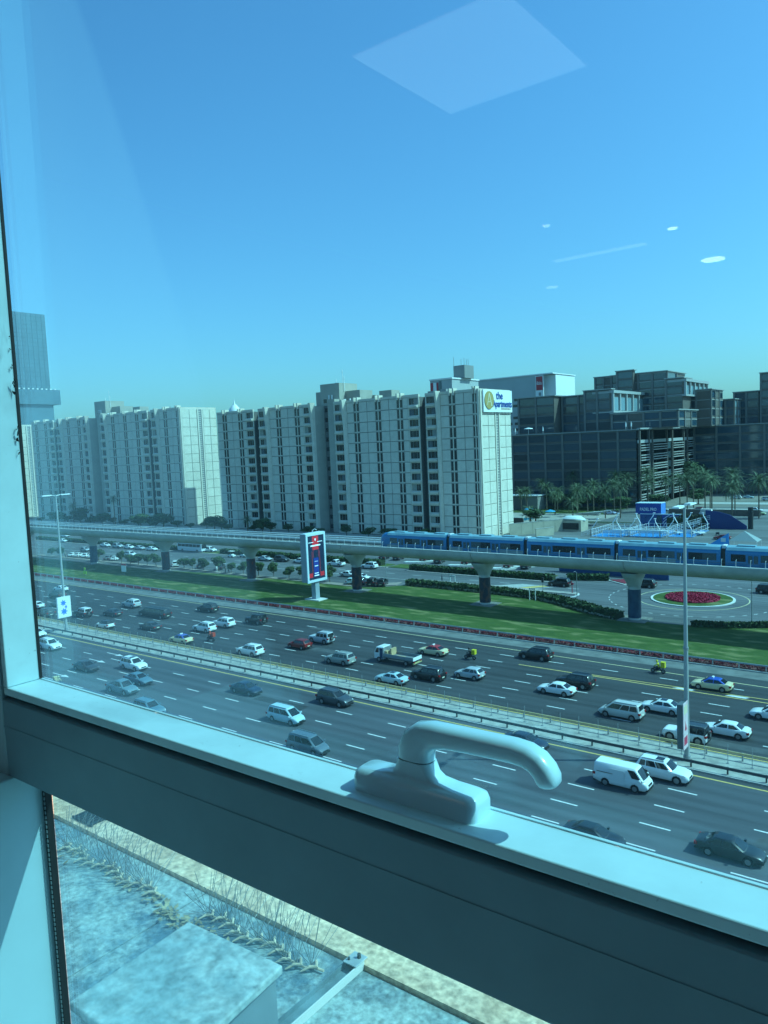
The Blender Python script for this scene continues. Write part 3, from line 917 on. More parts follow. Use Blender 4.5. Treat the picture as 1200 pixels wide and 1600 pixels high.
    build(MB().box(0.0, 0.35, 0.0, 0.9, 0, ztop + 0.3), 'corner_trim', M_panel, t)
    if sign:
        s = empty('sign_board', (dx - 126.1 + 0.36, YF, ztop), 0, 'white rooftop sign reading the Apartments with a gold emblem on the lit gable', 'sign')
        build(MB().box(0.0, 0.5, 1.2, 20.2, -6.6, 0.6), 'board', mat('sign_white', (0.82, 0.82, 0.8), 0.6), s)
        gold = mat('sign_gold', (0.42, 0.30, 0.09), 0.5)
        mb = MB(); mb.tube([(0.5, 4.6, -2.8), (0.72, 4.6, -2.8)], 2.9, 32)
        build(mb, 'emblem_disc', gold, s, smooth=30)
        mb = MB()
        P = lambda y, z: (0.76, 4.6 + y, -2.8 + z)
        mb.face([P(-0.25, 2.3), P(0.1, 2.3), P(1.7, -1.9), P(1.15, -1.9)])
        mb.face([P(-0.25, 2.3), P(-0.05, 1.7), P(-1.3, -1.6), P(-1.6, -1.6)])
        mb.face([P(-0.75, -0.4), P(0.95, -0.4), P(0.95, -0.65), P(-0.75, -0.65)])
        build(mb, 'emblem_letter', mat('sign_cream', (0.72, 0.66, 0.45), 0.6), s)
        blue = mat('sign_blue', (0.012, 0.07, 0.30), 0.6)
        for body, y, z, size in (('the', 9.3, -2.3, 3.4), ('Apartments', 6.9, -4.9, 3.15)):
            cu = bpy.data.curves.new('lettering', 'FONT'); cu.body = body; cu.size = size; cu.extrude = 0.06; cu.resolution_u = 3; cu.offset = 0.05
            o = text_mesh(cu, s, blue)
            o.matrix_basis = Matrix(((0, 0, 1, 0.58), (1, 0, 0, y), (0, 1, 0, z), (0, 0, 0, 1)))
            if body == 'Apartments': o.scale = (0.86, 1, 1)
        mb = MB()
        y = 12.6
        for w_ in (1.1, 0.7, 1.0, 0.8, 1.2, 0.9):
            mb.face([(0.51, y, -5.75), (0.51, y + w_, -5.75), (0.51, y + w_, -5.3), (0.51, y, -5.3)]); y += w_ + 0.15
        build(mb, 'small_print', mat('sign_brown', (0.25, 0.15, 0.07), 0.7), s)
    return t
apartments(0, 47.6, 'nearer pale slab apartment block with the rooftop sign on its sunlit gable', sign=True)
apartments(-151.4, 51.6, 'second slab apartment block, left, its gable partly in the shade of the next block')
apartments(-302.5, 51.6, 'farthest slab apartment block, only a sliver of its gable showing beside the window frame', only_right=True)

# ------------------------------------------------------------------ tower on the left
t = empty('office_tower', (-711, 400, 0), 0, 'tall grey-blue tower with a wider collar, rising behind the left apartment block', 'tower')
build(MB().box(-30, 0, -45, 0, 100, 171.2), 'upper_shaft', M_tower, t)
build(MB().box(-34, 3, -48, 8, 85.5, 99.5), 'collar', M_tower, t)
build(MB().box(-30, 0.5, -45, 1.5, 0, 85.5), 'lower_shaft', M_tower, t)
gm = MB()
for z in range(104, 170, 4): gm.box(0, 0.2, -45, 0, z, z + 0.5)
for y in range(-44, 0, 5): gm.box(0, 0.25, y, y + 0.4, 100, 171)
build(gm, 'cladding_joint', mat('tower_joint', (0.075, 0.13, 0.165), 0.5), t, kind='stuff')
gm = MB()
for k in range(12): gm.box(1.5, 2.9, -46 + k * 4.4, -44.4 + k * 4.4, 99.5, 100.6)
build(gm, 'collar_rail', M_whitepaint, t, kind='stuff')
t = empty('domed_building', (-330, 260, 0), 0, 'small pale dome with a finial peeping over the roofs between the two apartment blocks', 'dome')
mb = MB()
mb.tube([(0, 0, 0), (0, 0, 54.0), (0, 0, 56), (0, 0, 57.6), (0, 0, 59), (0, 0, 60), (0, 0, 62.5)], [3.3, 3.3, 3.2, 2.6, 1.4, 0.4, 0.05], 16)
t.location = (-294.5, 262, -4.2)
build(mb, 'dome', M_whitepaint, t, smooth=50)
build(MB().box(3.2, 9.5, -2, 4, 0, 53.8), 'annex', M_whitepaint, t)

# ------------------------------------------------------------------ hotels behind
def m_box(nm, w, h, mt, d=0.08):
    return cached((nm, round(w, 2), round(h, 2), mt.name), lambda: MB().box(0, w, -d, 0, 0, h).mesh(nm, [mt]))
t = empty('hotel_building', (-215.5, 330, 0), 0, 'pale hotel block with red and white banners and a rooftop hut', 'hotel')
build(MB().box(-6.6, 6.5, 0, 26, 0, 63.6), 'wall', mat('hotel_wall', (0.42, 0.43, 0.42), 0.8, var=0.05, vscale=0.2, coords='W'), t)
build(MB().box(-6.9, 6.9, -0.4, 26.4, 63.602, 64.3), 'cornice', M_whitepaint, t)
build(MB().box(2.0, 8.6, 9, 18, 64.3, 70.8), 'rooftop_hut', M_frame, t)
am = MB()
for k, (x, h) in enumerate(((2.2, 4.5), (6.0, 3.2), (7.2, 3.8), (8.0, 3.0), (8.4, 3.2))): am.box(x, x + 0.14, 9 + k, 9.14 + k, 70.8, 70.8 + h)
build(am, 'antenna', M_frame, t)
build(MB().box(-6.4, -4.7, -0.3, -0.02, 50, 62.4).box(-2.6, -1.6, -0.3, -0.02, 50, 62.4), 'banner', mat('banner_red', (0.42, 0.03, 0.04), 0.6), t)
build(MB().box(-4.6, -2.7, -0.3, -0.02, 50, 62.4), 'banner', M_whitepaint, t)
build(MB().box(-1.2, 0.3, -0.2, -0.02, 40, 63), 'window', M_winmid, t)
t = empty('hotel_building', (-197.4, 400, 0), 0, 'wide pale hotel with rows of dark windows and a red sign at its corner', 'hotel')
build(MB().box(-50, 0, 0, 30, 0, 67.5), 'wall', MATS['hotel_wall'], t)
build(MB().box(0.01, 10, 4, 30, 0, 67.3), 'side_wing', M_whitepaint, t)
build(MB().box(-50, 10.4, -0.5, 30.4, 67.51, 68.1), 'cornice', M_whitepaint, t)
rn = random.Random(3)
for i in range(8):
    for k in range(9):
        if rn.random() < 0.9:
            link('window', m_box('window', 3.4, 1.5, M_win), t, (-45 + k * 5.0 + (i % 2) * 0.9, -0.01, 30 + i * 3.4))
s = empty('sign', (-194.6, 399.3, 55), 0, 'red hotel sign with a pale box beneath on the far hotel corner', 'sign')
build(MB().box(-2.8, 2.0, -0.3, 0.35, -0.5, 12), 'back_board', M_whitepaint, s)
build(MB().box(-2.3, 1.6, -0.5, -0.31, 3.9, 11.5), 'red_panel', MATS['banner_red'], s)
cu = bpy.data.curves.new('lettering', 'FONT'); cu.body = 'ibis'; cu.size = 3.0; cu.extrude = 0.05
o = text_mesh(cu, s, M_whitepaint)
o.matrix_basis = Matrix(((0.85, 0, 0, -2.1), (0, 0, -1, -0.58), (0, 1, 0, 6.9), (0, 0, 0, 1)))
build(MB().box(-0.8, 0.5, -0.5, -0.31, 0.8, 2.6), 'small_logo', M_frame, s)

# ------------------------------------------------------------------ office complex on the right
def office(name_lab, x0, x1, y0, y1, z0, z1, nb, nf, style='glass', side=0, top=None, bands=True, sidestyle=None):
    """block with bays of dark glass, brown spandrels and columns on the road face; side = bays on its +x face"""
    t = empty('office_block', (x0, y0, z0), 0, name_lab, 'office block', 'dark glass and brown stone office blocks on the right')
    W, Dp, Hh = x1 - x0, y1 - y0, z1 - z0
    body = M_brown if style != 'glass' else M_greycol
    build(MB().box(0, W, 0, Dp, 0, Hh), 'wall', M_brown, t)
    def face(n, width, xf, style):
        bw = width / n; fh = Hh / nf
        for i in range(n):
            for j in range(nf):
                g = m_box('window', bw - 0.7, fh * (0.72 if style != 'slit' else 0.35), M_tealgls if style != 'pale' else M_lightgls, 0.06)
                if style == 'brown' and (i % 3 == 1): g = m_box('stone_band', bw - 0.7, fh * 0.72, M_brown, 0.12)
                o = link('window' if g.name.startswith('window') else 'stone_band', g, t, xf(i * bw + 0.35, 0.02, j * fh + fh * 0.14))
                if xf(1, 0, 0) != (1, 0, 0): o.rotation_euler = (0, 0, PI / 2)
                if bands:
                    o = link('spandrel', m_box('spandrel', bw - 0.7, 0.35, M_slat if style == 'brown' else M_greycol, 0.25), t, xf(i * bw + 0.35, 0.02, j * fh + fh * 0.86))
                    if xf(1, 0, 0) != (1, 0, 0): o.rotation_euler = (0, 0, PI / 2)
            o = link('column', m_box('column', 0.95, Hh, M_colst, 0.5), t, xf(i * bw - 0.33 + (0.33 if i == 0 else 0), 0.02, 0))
            if xf(1, 0, 0) != (1, 0, 0): o.rotation_euler = (0, 0, PI / 2)
    face(nb, W, lambda a, b, c: (a, -b * 0, c), style)
    if side: face(side, Dp, lambda a, b, c: (W + 0.001, a, c), sidestyle or style)
    ov = 0.9
    build(MB().box(-ov * 0.3, W + ov, -ov, Dp, Hh + 0.003, Hh + 0.45), 'roof_slab', mat('roof_slab', (0.33, 0.33, 0.31), 0.7), t)
    return t
office('long low front block under the roof terrace, left of the louvred face', -176.5, -116.0, 330, 420, 0, 33.6, 7, 8)
office('low wing with deep bays at the far right, behind the palms', -115.4, -60, 411, 440, 0, 34.2, 5, 8)
office('dark glass block on the terrace directly right of the white gable', -180.5, -161.2, 345, 372, 34.1, 51.8, 2, 4)
office('dark glass block on the terrace, second from the white gable', -160.6, -143.4, 352, 380, 34.1, 51.4, 2, 4, side=0)
office('taller dark glass block left of the white-columned bay', -147.4, -134.6, 348, 352, 34.1, 53.0, 2, 4)
office('brown banded block below the white-columned bay on the terrace', -133.2, -103.5, 345, 374, 34.2, 41.6, 4, 2, 'brown', side=3, sidestyle='brown')
office('highest brown and glass block at the centre of the office complex', -150.5, -122.0, 390, 420, 34.3, 62.2, 4, 7, 'brown', side=2)
office('tall left shoulder of the highest office block', -160.8, -151.0, 394, 416, 34.3, 62.4, 2, 7, 'brown')
office('thin penthouse step above the central office block', -146.2, -137.5, 386.5, 389.5, 34.4, 63.9, 1, 7)
office('glass block stepping down right of the highest office block', -121.6, -113.2, 386, 400, 34.3, 58.0, 1, 6, side=0)
office('brown striped block, right of the highest office block', -118.5, -104.6, 402, 425, 34.35, 52.3, 2, 4, 'brown', side=3, sidestyle='brown')
office('pale flat-roofed terrace block with small windows near the right edge', -112.0, -99.5, 426, 450, 34.4, 47.6, 3, 3, side=4, sidestyle='pale')
office('low curved-roof glass block left of the tall block at the right edge', -103.0, -90.6, 440, 470, 34.45, 51.5, 2, 4)
office('tall dark glass block cut by the right edge of the photo', -90.0, -60, 440, 470, 34.5, 60.5, 2, 6)
# white-columned glazed bays
def bay(x, y0, y1, z0, z1, n, lab):
    t = empty('glazed_bay', (x, y0, z0), 0, lab, 'glazed bay')
    D, Hh = y1 - y0, z1 - z0
    build(MB().box(-9, 0, 0, D, 0, Hh), 'wall', M_brown, t)
    build(MB().box(-9.2, 1.2, -0.3, D + 0.3, Hh + 0.01, Hh + 1.3).box(-9.2, 1.0, -0.3, D + 0.3, -0.9, -0.01), 'cornice', M_bay, t)
    for k in range(n + 1):
        build(MB().box(0.01, 0.9, k * (D - 1.2) / n, k * (D - 1.2) / n + 1.1, 0, Hh), 'column', M_bay, t)
    for k in range(n):
        build(MB().box(0.02, 0.12, k * (D - 1.2) / n + 1.5, (k + 1) * (D - 1.2) / n - 0.4, 0.2, Hh - 1.8), 'window', M_lightgls, t)
    return t
bay(-134.0, 348.2, 392, 43.2, 51.3, 5, 'sunlit glazed bay with white columns on the left part of the office terrace')
bay(-112.6, 386.2, 425.6, 50.2, 56.3, 5, 'sunlit glazed bay with white columns at the top right of the office complex')
# louvred face: x = -116 plane from y = 330 to 411
t = empty('louvred_facade', (-116.0, 330, 0), 0, 'sunlit office wall with stacks of pale horizontal louvres', 'office facade')
build(MB().box(-0.6, 0.0, 0, 81, 0, 33.4), 'wall', M_tealgls, t)
build(MB().box(0.0, 1.6, -0.5, 81, 33.9, 34.5).box(0.01, 0.5, 0, 81, 27.9, 29.3), 'cornice', M_bay, t)
ys = [1.0, 13, 17.5, 38, 46, 64, 70, 80]
for a, b in zip(ys[:-1], ys[1:]):
    wide = (b - a) > 9
    build(MB().box(0.01, 1.0, a - 0.5, a + 0.4, 0, 33.9), 'column', M_brown, t)
    if wide:
        for j in range(6):
            for k in range(3):
                z = 3.0 + j * 4.3 + k * 1.1
                me = cached(('slat', round(b - a, 1)), lambda: MB().box(0.3, 1.1, 0.8, b - a - 0.8, 0, 0.42).mesh('slat', [M_slat]))
                link('slat', me, t, (0, a, z))
    else:
        for j in range(6):
            build(MB().box(0.01, 0.2, a + 0.8, b - 0.8, 3 + j * 4.3, 6 + j * 4.3), 'window', M_winmid, t)
# parasols and people-size bits on the terrace
def parasol(x, y, z, closed, lab):
    t = empty('parasol', (x, y, z), 0, lab, 'parasol', 'parasols on the office roof terrace')
    build(MB().cyl((0, 0, 0), (0, 0, 2.9), 0.06, 0.06, 6), 'pole', M_whitepaint, t)
    if closed: build(MB().tube([(0, 0, 1.2), (0, 0, 2.2), (0, 0, 3.4)], [0.28, 0.32, 0.05], 8), 'canopy', M_whitepaint, t)
    else: build(MB().tube([(0, 0, 2.5), (0, 0, 2.75), (0, 0, 3.15)], [2.3, 2.1, 0.1], 8), 'canopy', M_whitepaint, t)
parasol(-169, 333, 34.06, False, 'open white parasol at the left end of the office terrace')
parasol(-161.5, 333, 34.06, True, 'closed white parasol just right of the open one on the terrace')
parasol(-122.0, 333, 34.06, True, 'left one of two closed white parasols above the louvred wall')
parasol(-119.6, 333, 34.06, True, 'right one of two closed white parasols above the louvred wall')
parasol(-176, 333, 34.06, True, 'closed white parasol close beside the white gable')

# ------------------------------------------------------------------ trees
def leaf_crown(seed, n, rx, ry, rz, cz, size, clumps=16):
    rnd = random.Random(seed)
    cs = []
    for _ in range(clumps):
        a = rnd.uniform(0, 2 * PI); u = rnd.uniform(-1, 1); r_ = rnd.uniform(0.35, 0.85)
        q = math.sqrt(1 - u * u)
        cs.append(Vector((rx * r_ * q * math.cos(a), ry * r_ * q * math.sin(a), cz + rz * r_ * u)))
    mb = MB()
    for _ in range(n):
        c = rnd.choice(cs)
        d = Vector((rnd.gauss(0, 1), rnd.gauss(0, 1), rnd.gauss(0, 1))).normalized()
        p = c + Vector((d.x * rx, d.y * ry, d.z * rz)) * 0.42 * (0.75 + 0.3 * rnd.random())
        u = (d + Vector((rnd.uniform(-.7, .7), rnd.uniform(-.7, .7), rnd.uniform(-.3, .9)))).normalized()
        w = u.orthogonal().normalized() * size * rnd.uniform(0.6, 1.2); v = u.cross(w).normalized() * size * 0.6
        mb.face([p - w, p - v, p + w, p + v])
    return mb
def m_tree(k):
    def f():
        crown = leaf_crown(20 + k, 1500, 1.0, 1.0, 0.85, 1.7, 0.11).mesh('crown', [M_leafA])
        mb = MB(); mb.tube([(0, 0, 0), (0.03, 0.02, 0.6), (0, 0, 1.2)], [0.07, 0.055, 0.04], 6)
        for a in (0.3, 2.3, 4.4):
            mb.tube([(0, 0, 0.9), (0.25 * math.cos(a), 0.25 * math.sin(a), 1.3), (0.5 * math.cos(a), 0.5 * math.sin(a), 1.8)], [0.035, 0.025, 0.012], 5)
        return crown, mb.mesh('trunk', [M_trunk])
    return cached(('tree', k), f)
def tree(x, y, r, h, lab, group, k=0, z=0.0):
    t = empty('tree', (x, y, z), (x * 7.3) % 6.28, lab, 'tree', group)
    cr, tr = m_tree(k % 3)
    sz = h / 2.55
    o = link('crown', cr, t); o.scale = (r, r, sz)
    o = link('trunk', tr, t); o.scale = (r, r, sz)
    return t
row = [(-201.8, 131.6), (-197.4, 131.6), (-193.4, 131.6), (-189.2, 131.6), (-185.3, 131.9), (-173.7, 132.6), (-170.0, 132.6), (-165.4, 132.8), (-160.3, 133.6), (-154.6, 133.0), (-150.4, 133.4), (-143.6, 132.4), (-138.9, 133.2), (-134.0, 133.6), (-129.5, 133.8), (-121.0, 134.0), (-237.5, 132.4), (-242.4, 132.0), (-214.5, 132.0), (-125.6, 133.6)]
ORD = ['first', 'second', 'third', 'fourth', 'fifth', 'sixth', 'seventh', 'eighth', 'ninth', 'tenth', 'eleventh', 'twelfth', 'thirteenth', 'fourteenth', 'fifteenth', 'sixteenth', 'seventeenth', 'eighteenth', 'nineteenth', 'twentieth', 'twenty-first', 'twenty-second', 'twenty-third', 'twenty-fourth', 'twenty-fifth', 'twenty-sixth', 'twenty-seventh']
for i, (x, y) in enumerate(sorted(row)):
    nearby = 'left of the coach pier' if x < -180 else ('between the reddish pier and the coach' if x < -142 else 'between the reddish pier and the advertising screen' if x < -118 else 'right of the screen')
    tree(x, y, 1.35 + 0.25 * (i % 3), 3.0 + 0.35 * (i % 4),          ORD[i] + ' small round street tree of the footpath row, counted from the window frame', 'small trees along the footpath behind the lawn', i)
for i, (x, y, r, h, lab) in enumerate([
        (-278, 203, 5.0, 7.5, 'bushy green tree left of the pale gable, above the rail track'),
        (-296, 204, 4.5, 6.5, 'bushy green tree below the middle of the left apartment block'),
        (-243, 202, 4.6, 6.5, 'bushy tree at the foot of the pale gable between the two apartment blocks'),
        (-216.5, 203, 3.6, 6.5, 'loose green tree at the foot of the nearer apartment block, right of the palm'),
        (-345, 204, 4.5, 8.6, 'yellowish green tree beside the left lamp head'),
        (-366, 203, 4.5, 6, 'dark tree at the foot of the left block beside the window frame'),
        (-325, 203, 4, 6.5, 'pale green tree right of the left lamp post'),
        (-139, 320, 6, 7.5, 'broad dark tree among the date palms before the offices'),
        (-150, 322, 6, 7, 'broad dark tree right behind the grey pavilion'),
        (-129, 318, 5.5, 8, 'round tree in the middle of the palm grove'),
        (-118, 314, 5, 6.5, 'low round tree behind the plastered wall'),
        (-131, 262, 5, 5.5, 'round bright bush-like tree behind the long plaster wall'),
        (-114.5, 398, 7.5, 19, 'tall dark tree against the right end of the louvred wall'),
        (-97, 352, 5, 7, 'bushy tree behind the middle palms of the right grove'),
        (-108, 330, 5, 6, 'bushy tree behind the blue court banner')]):
    tree(x, y, r, h, lab, None, i)
# shrubs by the track foot
for i in range(26):
    x = -385 + i * 9.7 + (i * 37 % 5)
    if x < -140:
        tree(x, 206 + (i * 13 % 5), 2.2 + (i % 3) * 0.6, 2.6 + (i * 7 % 4) * 0.5, ORD[i] + ' low shrub from the left at the foot of the apartment blocks', 'shrubs at the foot of the apartment blocks', i)

def frond(mb, ang, el0, length, droop, rnd, nseg=9, wl=0.42):
    p = Vector((0, 0, 0)); d = Vector((math.cos(ang) * math.cos(el0), math.sin(ang) * math.cos(el0), math.sin(el0)))
    side = Vector((-math.sin(ang), math.cos(ang), 0))
    st = length / nseg
    for i in range(nseg):
        q = p + d * st
        t = (i + 0.5) / nseg
        w = wl * length * 0.42 * math.sin(PI * min(1, 0.18 + t * 0.85)) + 0.02
        up = side.cross(d).normalized()
        for sg in (-1, 1):
            for h in (0.0, 0.5):
                a = p + (q - p) * h
                b = p + (q - p) * (h + 0.3)
                tip = a + side * sg * w * 0.75 + d * w * 0.7 - up * w * (0.15 + 0.3 * rnd.random())
                mb.face([a, b, tip])
        mb.face([p - side * 0.03, p + side * 0.03, q + side * 0.02, q - side * 0.02])
        p = q
        hd = math.sqrt(d.x ** 2 + d.y ** 2)
        e = math.atan2(d.z, hd) - droop / nseg
        d = Vector((math.cos(ang) * math.cos(e), math.sin(ang) * math.cos(e), math.sin(e)))
def m_palm(k):
    def f():
        rnd = random.Random(60 + k)
        mb = MB()
        for i in range(44):
            el = R(78 - 112 * (i / 44.0)) + rnd.uniform(-.1, .1)
            frond(mb, i * 2.399 + rnd.uniform(-.2, .2), el, 3.0 * rnd.uniform(0.85, 1.1), R(75 + rnd.uniform(-10, 25)), rnd)
        tm = MB(); pts = [(0, 0, -1 + 0.1 * i) for i in range(11)]
        tm.tube(pts, [0.30 + (0.03 if i % 2 else 0) - 0.006 * i for i in range(11)], 8)
        return mb.mesh('crown', [M_leafP]), tm.mesh('trunk', [M_trunk])
    return cached(('palm', k), f)
def palm(x, y, h, lab, sc=1.0, k=0, group='date palms in front of the offices', zb=0.0):
    t = empty('palm_tree', (x, y, zb), (x * 3.1) % 6.28, lab, 'palm tree', group)
    cr, tr = m_palm(k % 3)
    sc = sc * 1.22
    o = link('crown', cr, t, (0, 0, h)); o.scale = (sc, sc, sc)
    o = link('trunk', tr, t, (0, 0, h)); o.scale = (0.8, 0.8, h)
for i, (x, y, h, sc, lab) in enumerate([
        (-155.5, 303, 9.0, 1.15, 'date palm in front of the grey pavilion beside the white gable'),
        (-156, 319, 11.5, 1.3, 'tall date palm behind the grey pavilion'),
        (-142.5, 306, 8.5, 1.3, 'date palm right of the grey pavilion'),
        (-146, 330, 14.5, 1.35, 'tall palm rising highest left of the grove'),
        (-136, 312, 9.5, 1.3, 'palm in the left half of the grove, over parked cars'),
        (-123.2, 278, 6.5, 1.25, 'short palm with spreading fronds behind the long plaster wall'),
        (-123.5, 293, 9.5, 1.2, 'slim palm behind the white sun sail'),
        (-124, 325, 14.0, 1.4, 'tall palm in front of the louvred wall corner'),
        (-113.0, 285, 10.5, 1.3, 'palm with a clear trunk left of the blue club banner'),
        (-107.4, 286, 11.5, 1.3, 'palm with a clear trunk nearest the blue club banner on its left'),
        (-112, 330, 15.0, 1.5, 'tall palm before the left end of the louvres'),
        (-105.8, 312.5, 12.0, 1.5, 'palm behind the top of the blue club banner'),
        (-100.5, 318, 12.5, 1.5, 'leafy palm just right of the blue club banner'),
        (-91.1, 315, 12.5, 1.5, 'palm behind the right lamp head'),
        (-88.3, 330, 13.5, 1.5, 'palm at the left of the cluster right of the lamp head'),
        (-84.7, 324, 12.5, 1.45, 'palm at the right of the cluster right of the lamp head'),
        (-79, 335, 14, 1.5, 'palm behind the far car park'),
        (-68.6, 290.5, 11.0, 1.5, 'palm with bushy crown standing in the kerbed island'),
        (-61.1, 296.7, 13.0, 1.6, 'tall palm near the right edge of the photo'),
        (-56.0, 300, 12.0, 1.6, 'palm half cut off at the right edge'),
        (-151, 270, 4.5, 1.2, 'small palm over the pool terrace beside the white gable'),
        (-133, 262, 4.0, 1.35, 'low wide palm over the pool terrace'),
        (-150.5, 312, 10.0, 1.25, 'palm between the pavilion and the tall palm behind it'),
        (-131, 300, 9.0, 1.3, 'palm above the round bush in the middle of the grove'),
        (-128, 310, 11.0, 1.35, 'second palm from the left end of the louvres, lower than its neighbour'),
        (-117.5, 306, 11.5, 1.35, 'palm between the slim one and the clear-trunked pair'),
        (-118, 322, 13.0, 1.4, 'palm crown overlapping the foot of the louvred wall'),
        (-139, 296, 7.5, 1.2, 'short palm left of the plaster wall top end'),
        (-96, 322, 12.5, 1.45, 'palm second to the right of the blue club banner'),
        (-82, 316, 12.0, 1.4, 'palm at the right rim of the cluster beyond the lamp head'),
        (-94, 334, 14.0, 1.45, 'tallest palm of the cluster left of the lamp head'),
        (-74, 318, 12.0, 1.4, 'palm left of the bushy island palm'),
        (-161, 308, 8.0, 1.1, 'palm touching the white gable beside the pavilion'),
        (-222.5, 201, 5.5, 0.8, 'single palm with orange fruit before the nearer apartment block'),
        (-309.5, 200, 13.0, 0.9, 'slim tall palm before the left apartment block'),
        (-349, 203, 9.0, 0.9, 'pale palm beside the left lamp post')]):
    palm(x, y, h, lab, sc, i, 'date palms in front of the offices' if y > 220 else None)
    if x == -222.5:
        mb = leaf_crown(5, 80, 0.5, 0.5, 0.9, 4.3, 0.14)
        tag = build(mb, 'palm_fruit', mat('dates_orange', (0.5, 0.2, 0.03), 0.8), COL.objects['palm_tree.033'] if 'palm_tree.033' in COL.objects else None)

# ------------------------------------------------------------------ vehicles
# kind: L, half width, list of (x, belt z, half width) rear -> front, wheel x, wheel radius, greenhouse (rear base, rear top, front top, front base, belt z, roof z, base half width, roof half width), side panes (u ranges)
KIND = {
 'sedan': dict(L=4.75, st=[(-2.37, .62, .70), (-2.3, .92, .80), (-1.95, 1.03, .87), (-1.3, 1.0, .90), (0, .95, .91), (1.0, .93, .90), (1.7, .84, .87), (2.15, .74, .80), (2.37, .55, .62)],
               wx=1.38, wr=.33, gh=(-1.85, -1.0, .3, 1.15, .97, 1.45, .80, .60), panes=[(.10, .47), (.53, .93)]),
 'hatch': dict(L=4.1, st=[(-2.05, .65, .74), (-1.98, .98, .84), (-1.2, .98, .87), (0, .95, .88), (.9, .94, .87), (1.45, .86, .84), (1.85, .74, .77), (2.05, .55, .6)],
               wx=1.25, wr=.32, gh=(-1.95, -1.5, .15, 1.05, .96, 1.50, .78, .60), panes=[(.06, .20), (.24, .52), (.56, .95)]),
 'suv': dict(L=4.85, st=[(-2.42, .75, .82), (-2.35, 1.12, .90), (-1.3, 1.14, .95), (0, 1.12, .96), (1.0, 1.12, .95), (1.7, 1.05, .92), (2.2, .92, .86), (2.42, .65, .70)],
             wx=1.42, wr=.38, gh=(-2.3, -2.0, .35, 1.1, 1.12, 1.76, .86, .68), panes=[(.05, .24), (.27, .58), (.61, .95)]),
 'boxy': dict(L=4.5, st=[(-2.2, .8, .86), (-2.18, 1.15, .90), (0, 1.15, .92), (.55, 1.15, .88), (1.9, 1.1, .82), (2.1, 1.0, .78), (2.2, .75, .70)],
              wx=1.4, wr=.42, gh=(-2.16, -2.1, .25, .6, 1.15, 1.88, .86, .76), panes=[(.04, .30), (.35, .62), (.67, .95)]),
 'minivan': dict(L=4.9, st=[(-2.44, .75, .84), (-2.38, 1.05, .90), (-1.2, 1.06, .93), (.3, 1.03, .94), (1.6, 1.0, .90), (2.1, .86, .82), (2.44, .6, .66)],
                 wx=1.5, wr=.34, gh=(-2.36, -2.15, .75, 1.75, 1.04, 1.78, .84, .68), panes=[(.04, .27), (.30, .56), (.59, .96)]),
 'van': dict(L=4.95, st=[(-2.47, .8, .84), (-2.44, 1.2, .88), (0, 1.2, .90), (1.8, 1.15, .90), (2.25, .98, .86), (2.47, .65, .76)],
             wx=1.35, wr=.34, gh=(-2.44, -2.40, 1.45, 2.2, 1.16, 2.08, .86, .74), panes=[(.80, .97)]),
 'pickup': dict(L=5.2, st=[(-2.6, .8, .88), (-2.55, 1.08, .92), (-.6, 1.08, .93), (.3, 1.08, .94), (1.2, 1.06, .93), (1.9, .98, .90), (2.4, .85, .82), (2.6, .65, .70)],
                wx=1.6, wr=.40, gh=(-.75, -.55, .6, 1.35, 1.07, 1.78, .86, .68), panes=[(.06, .46), (.52, .94)]),
 'limo': dict(L=8.6, st=[(-4.3, .75, .84), (-4.22, 1.2, .92), (-2, 1.2, .97), (0, 1.2, .97), (2.6, 1.18, .96), (3.5, 1.08, .93), (4.1, .95, .86), (4.3, .7, .72)],
              wx=3.1, wr=.4, gh=(-4.15, -3.95, 2.1, 2.95, 1.18, 1.88, .88, .72), panes=[(.03, .12), (.14, .32), (.34, .52), (.54, .72), (.74, .95)]),
}
def interp(st, x):
    for (a, b) in zip(st[:-1], st[1:]):
        if a[0] <= x <= b[0]:
            t = (x - a[0]) / (b[0] - a[0])
            return tuple(a[i] + (b[i] - a[i]) * t for i in range(3))
    return st[0] if x < st[0][0] else st[-1]
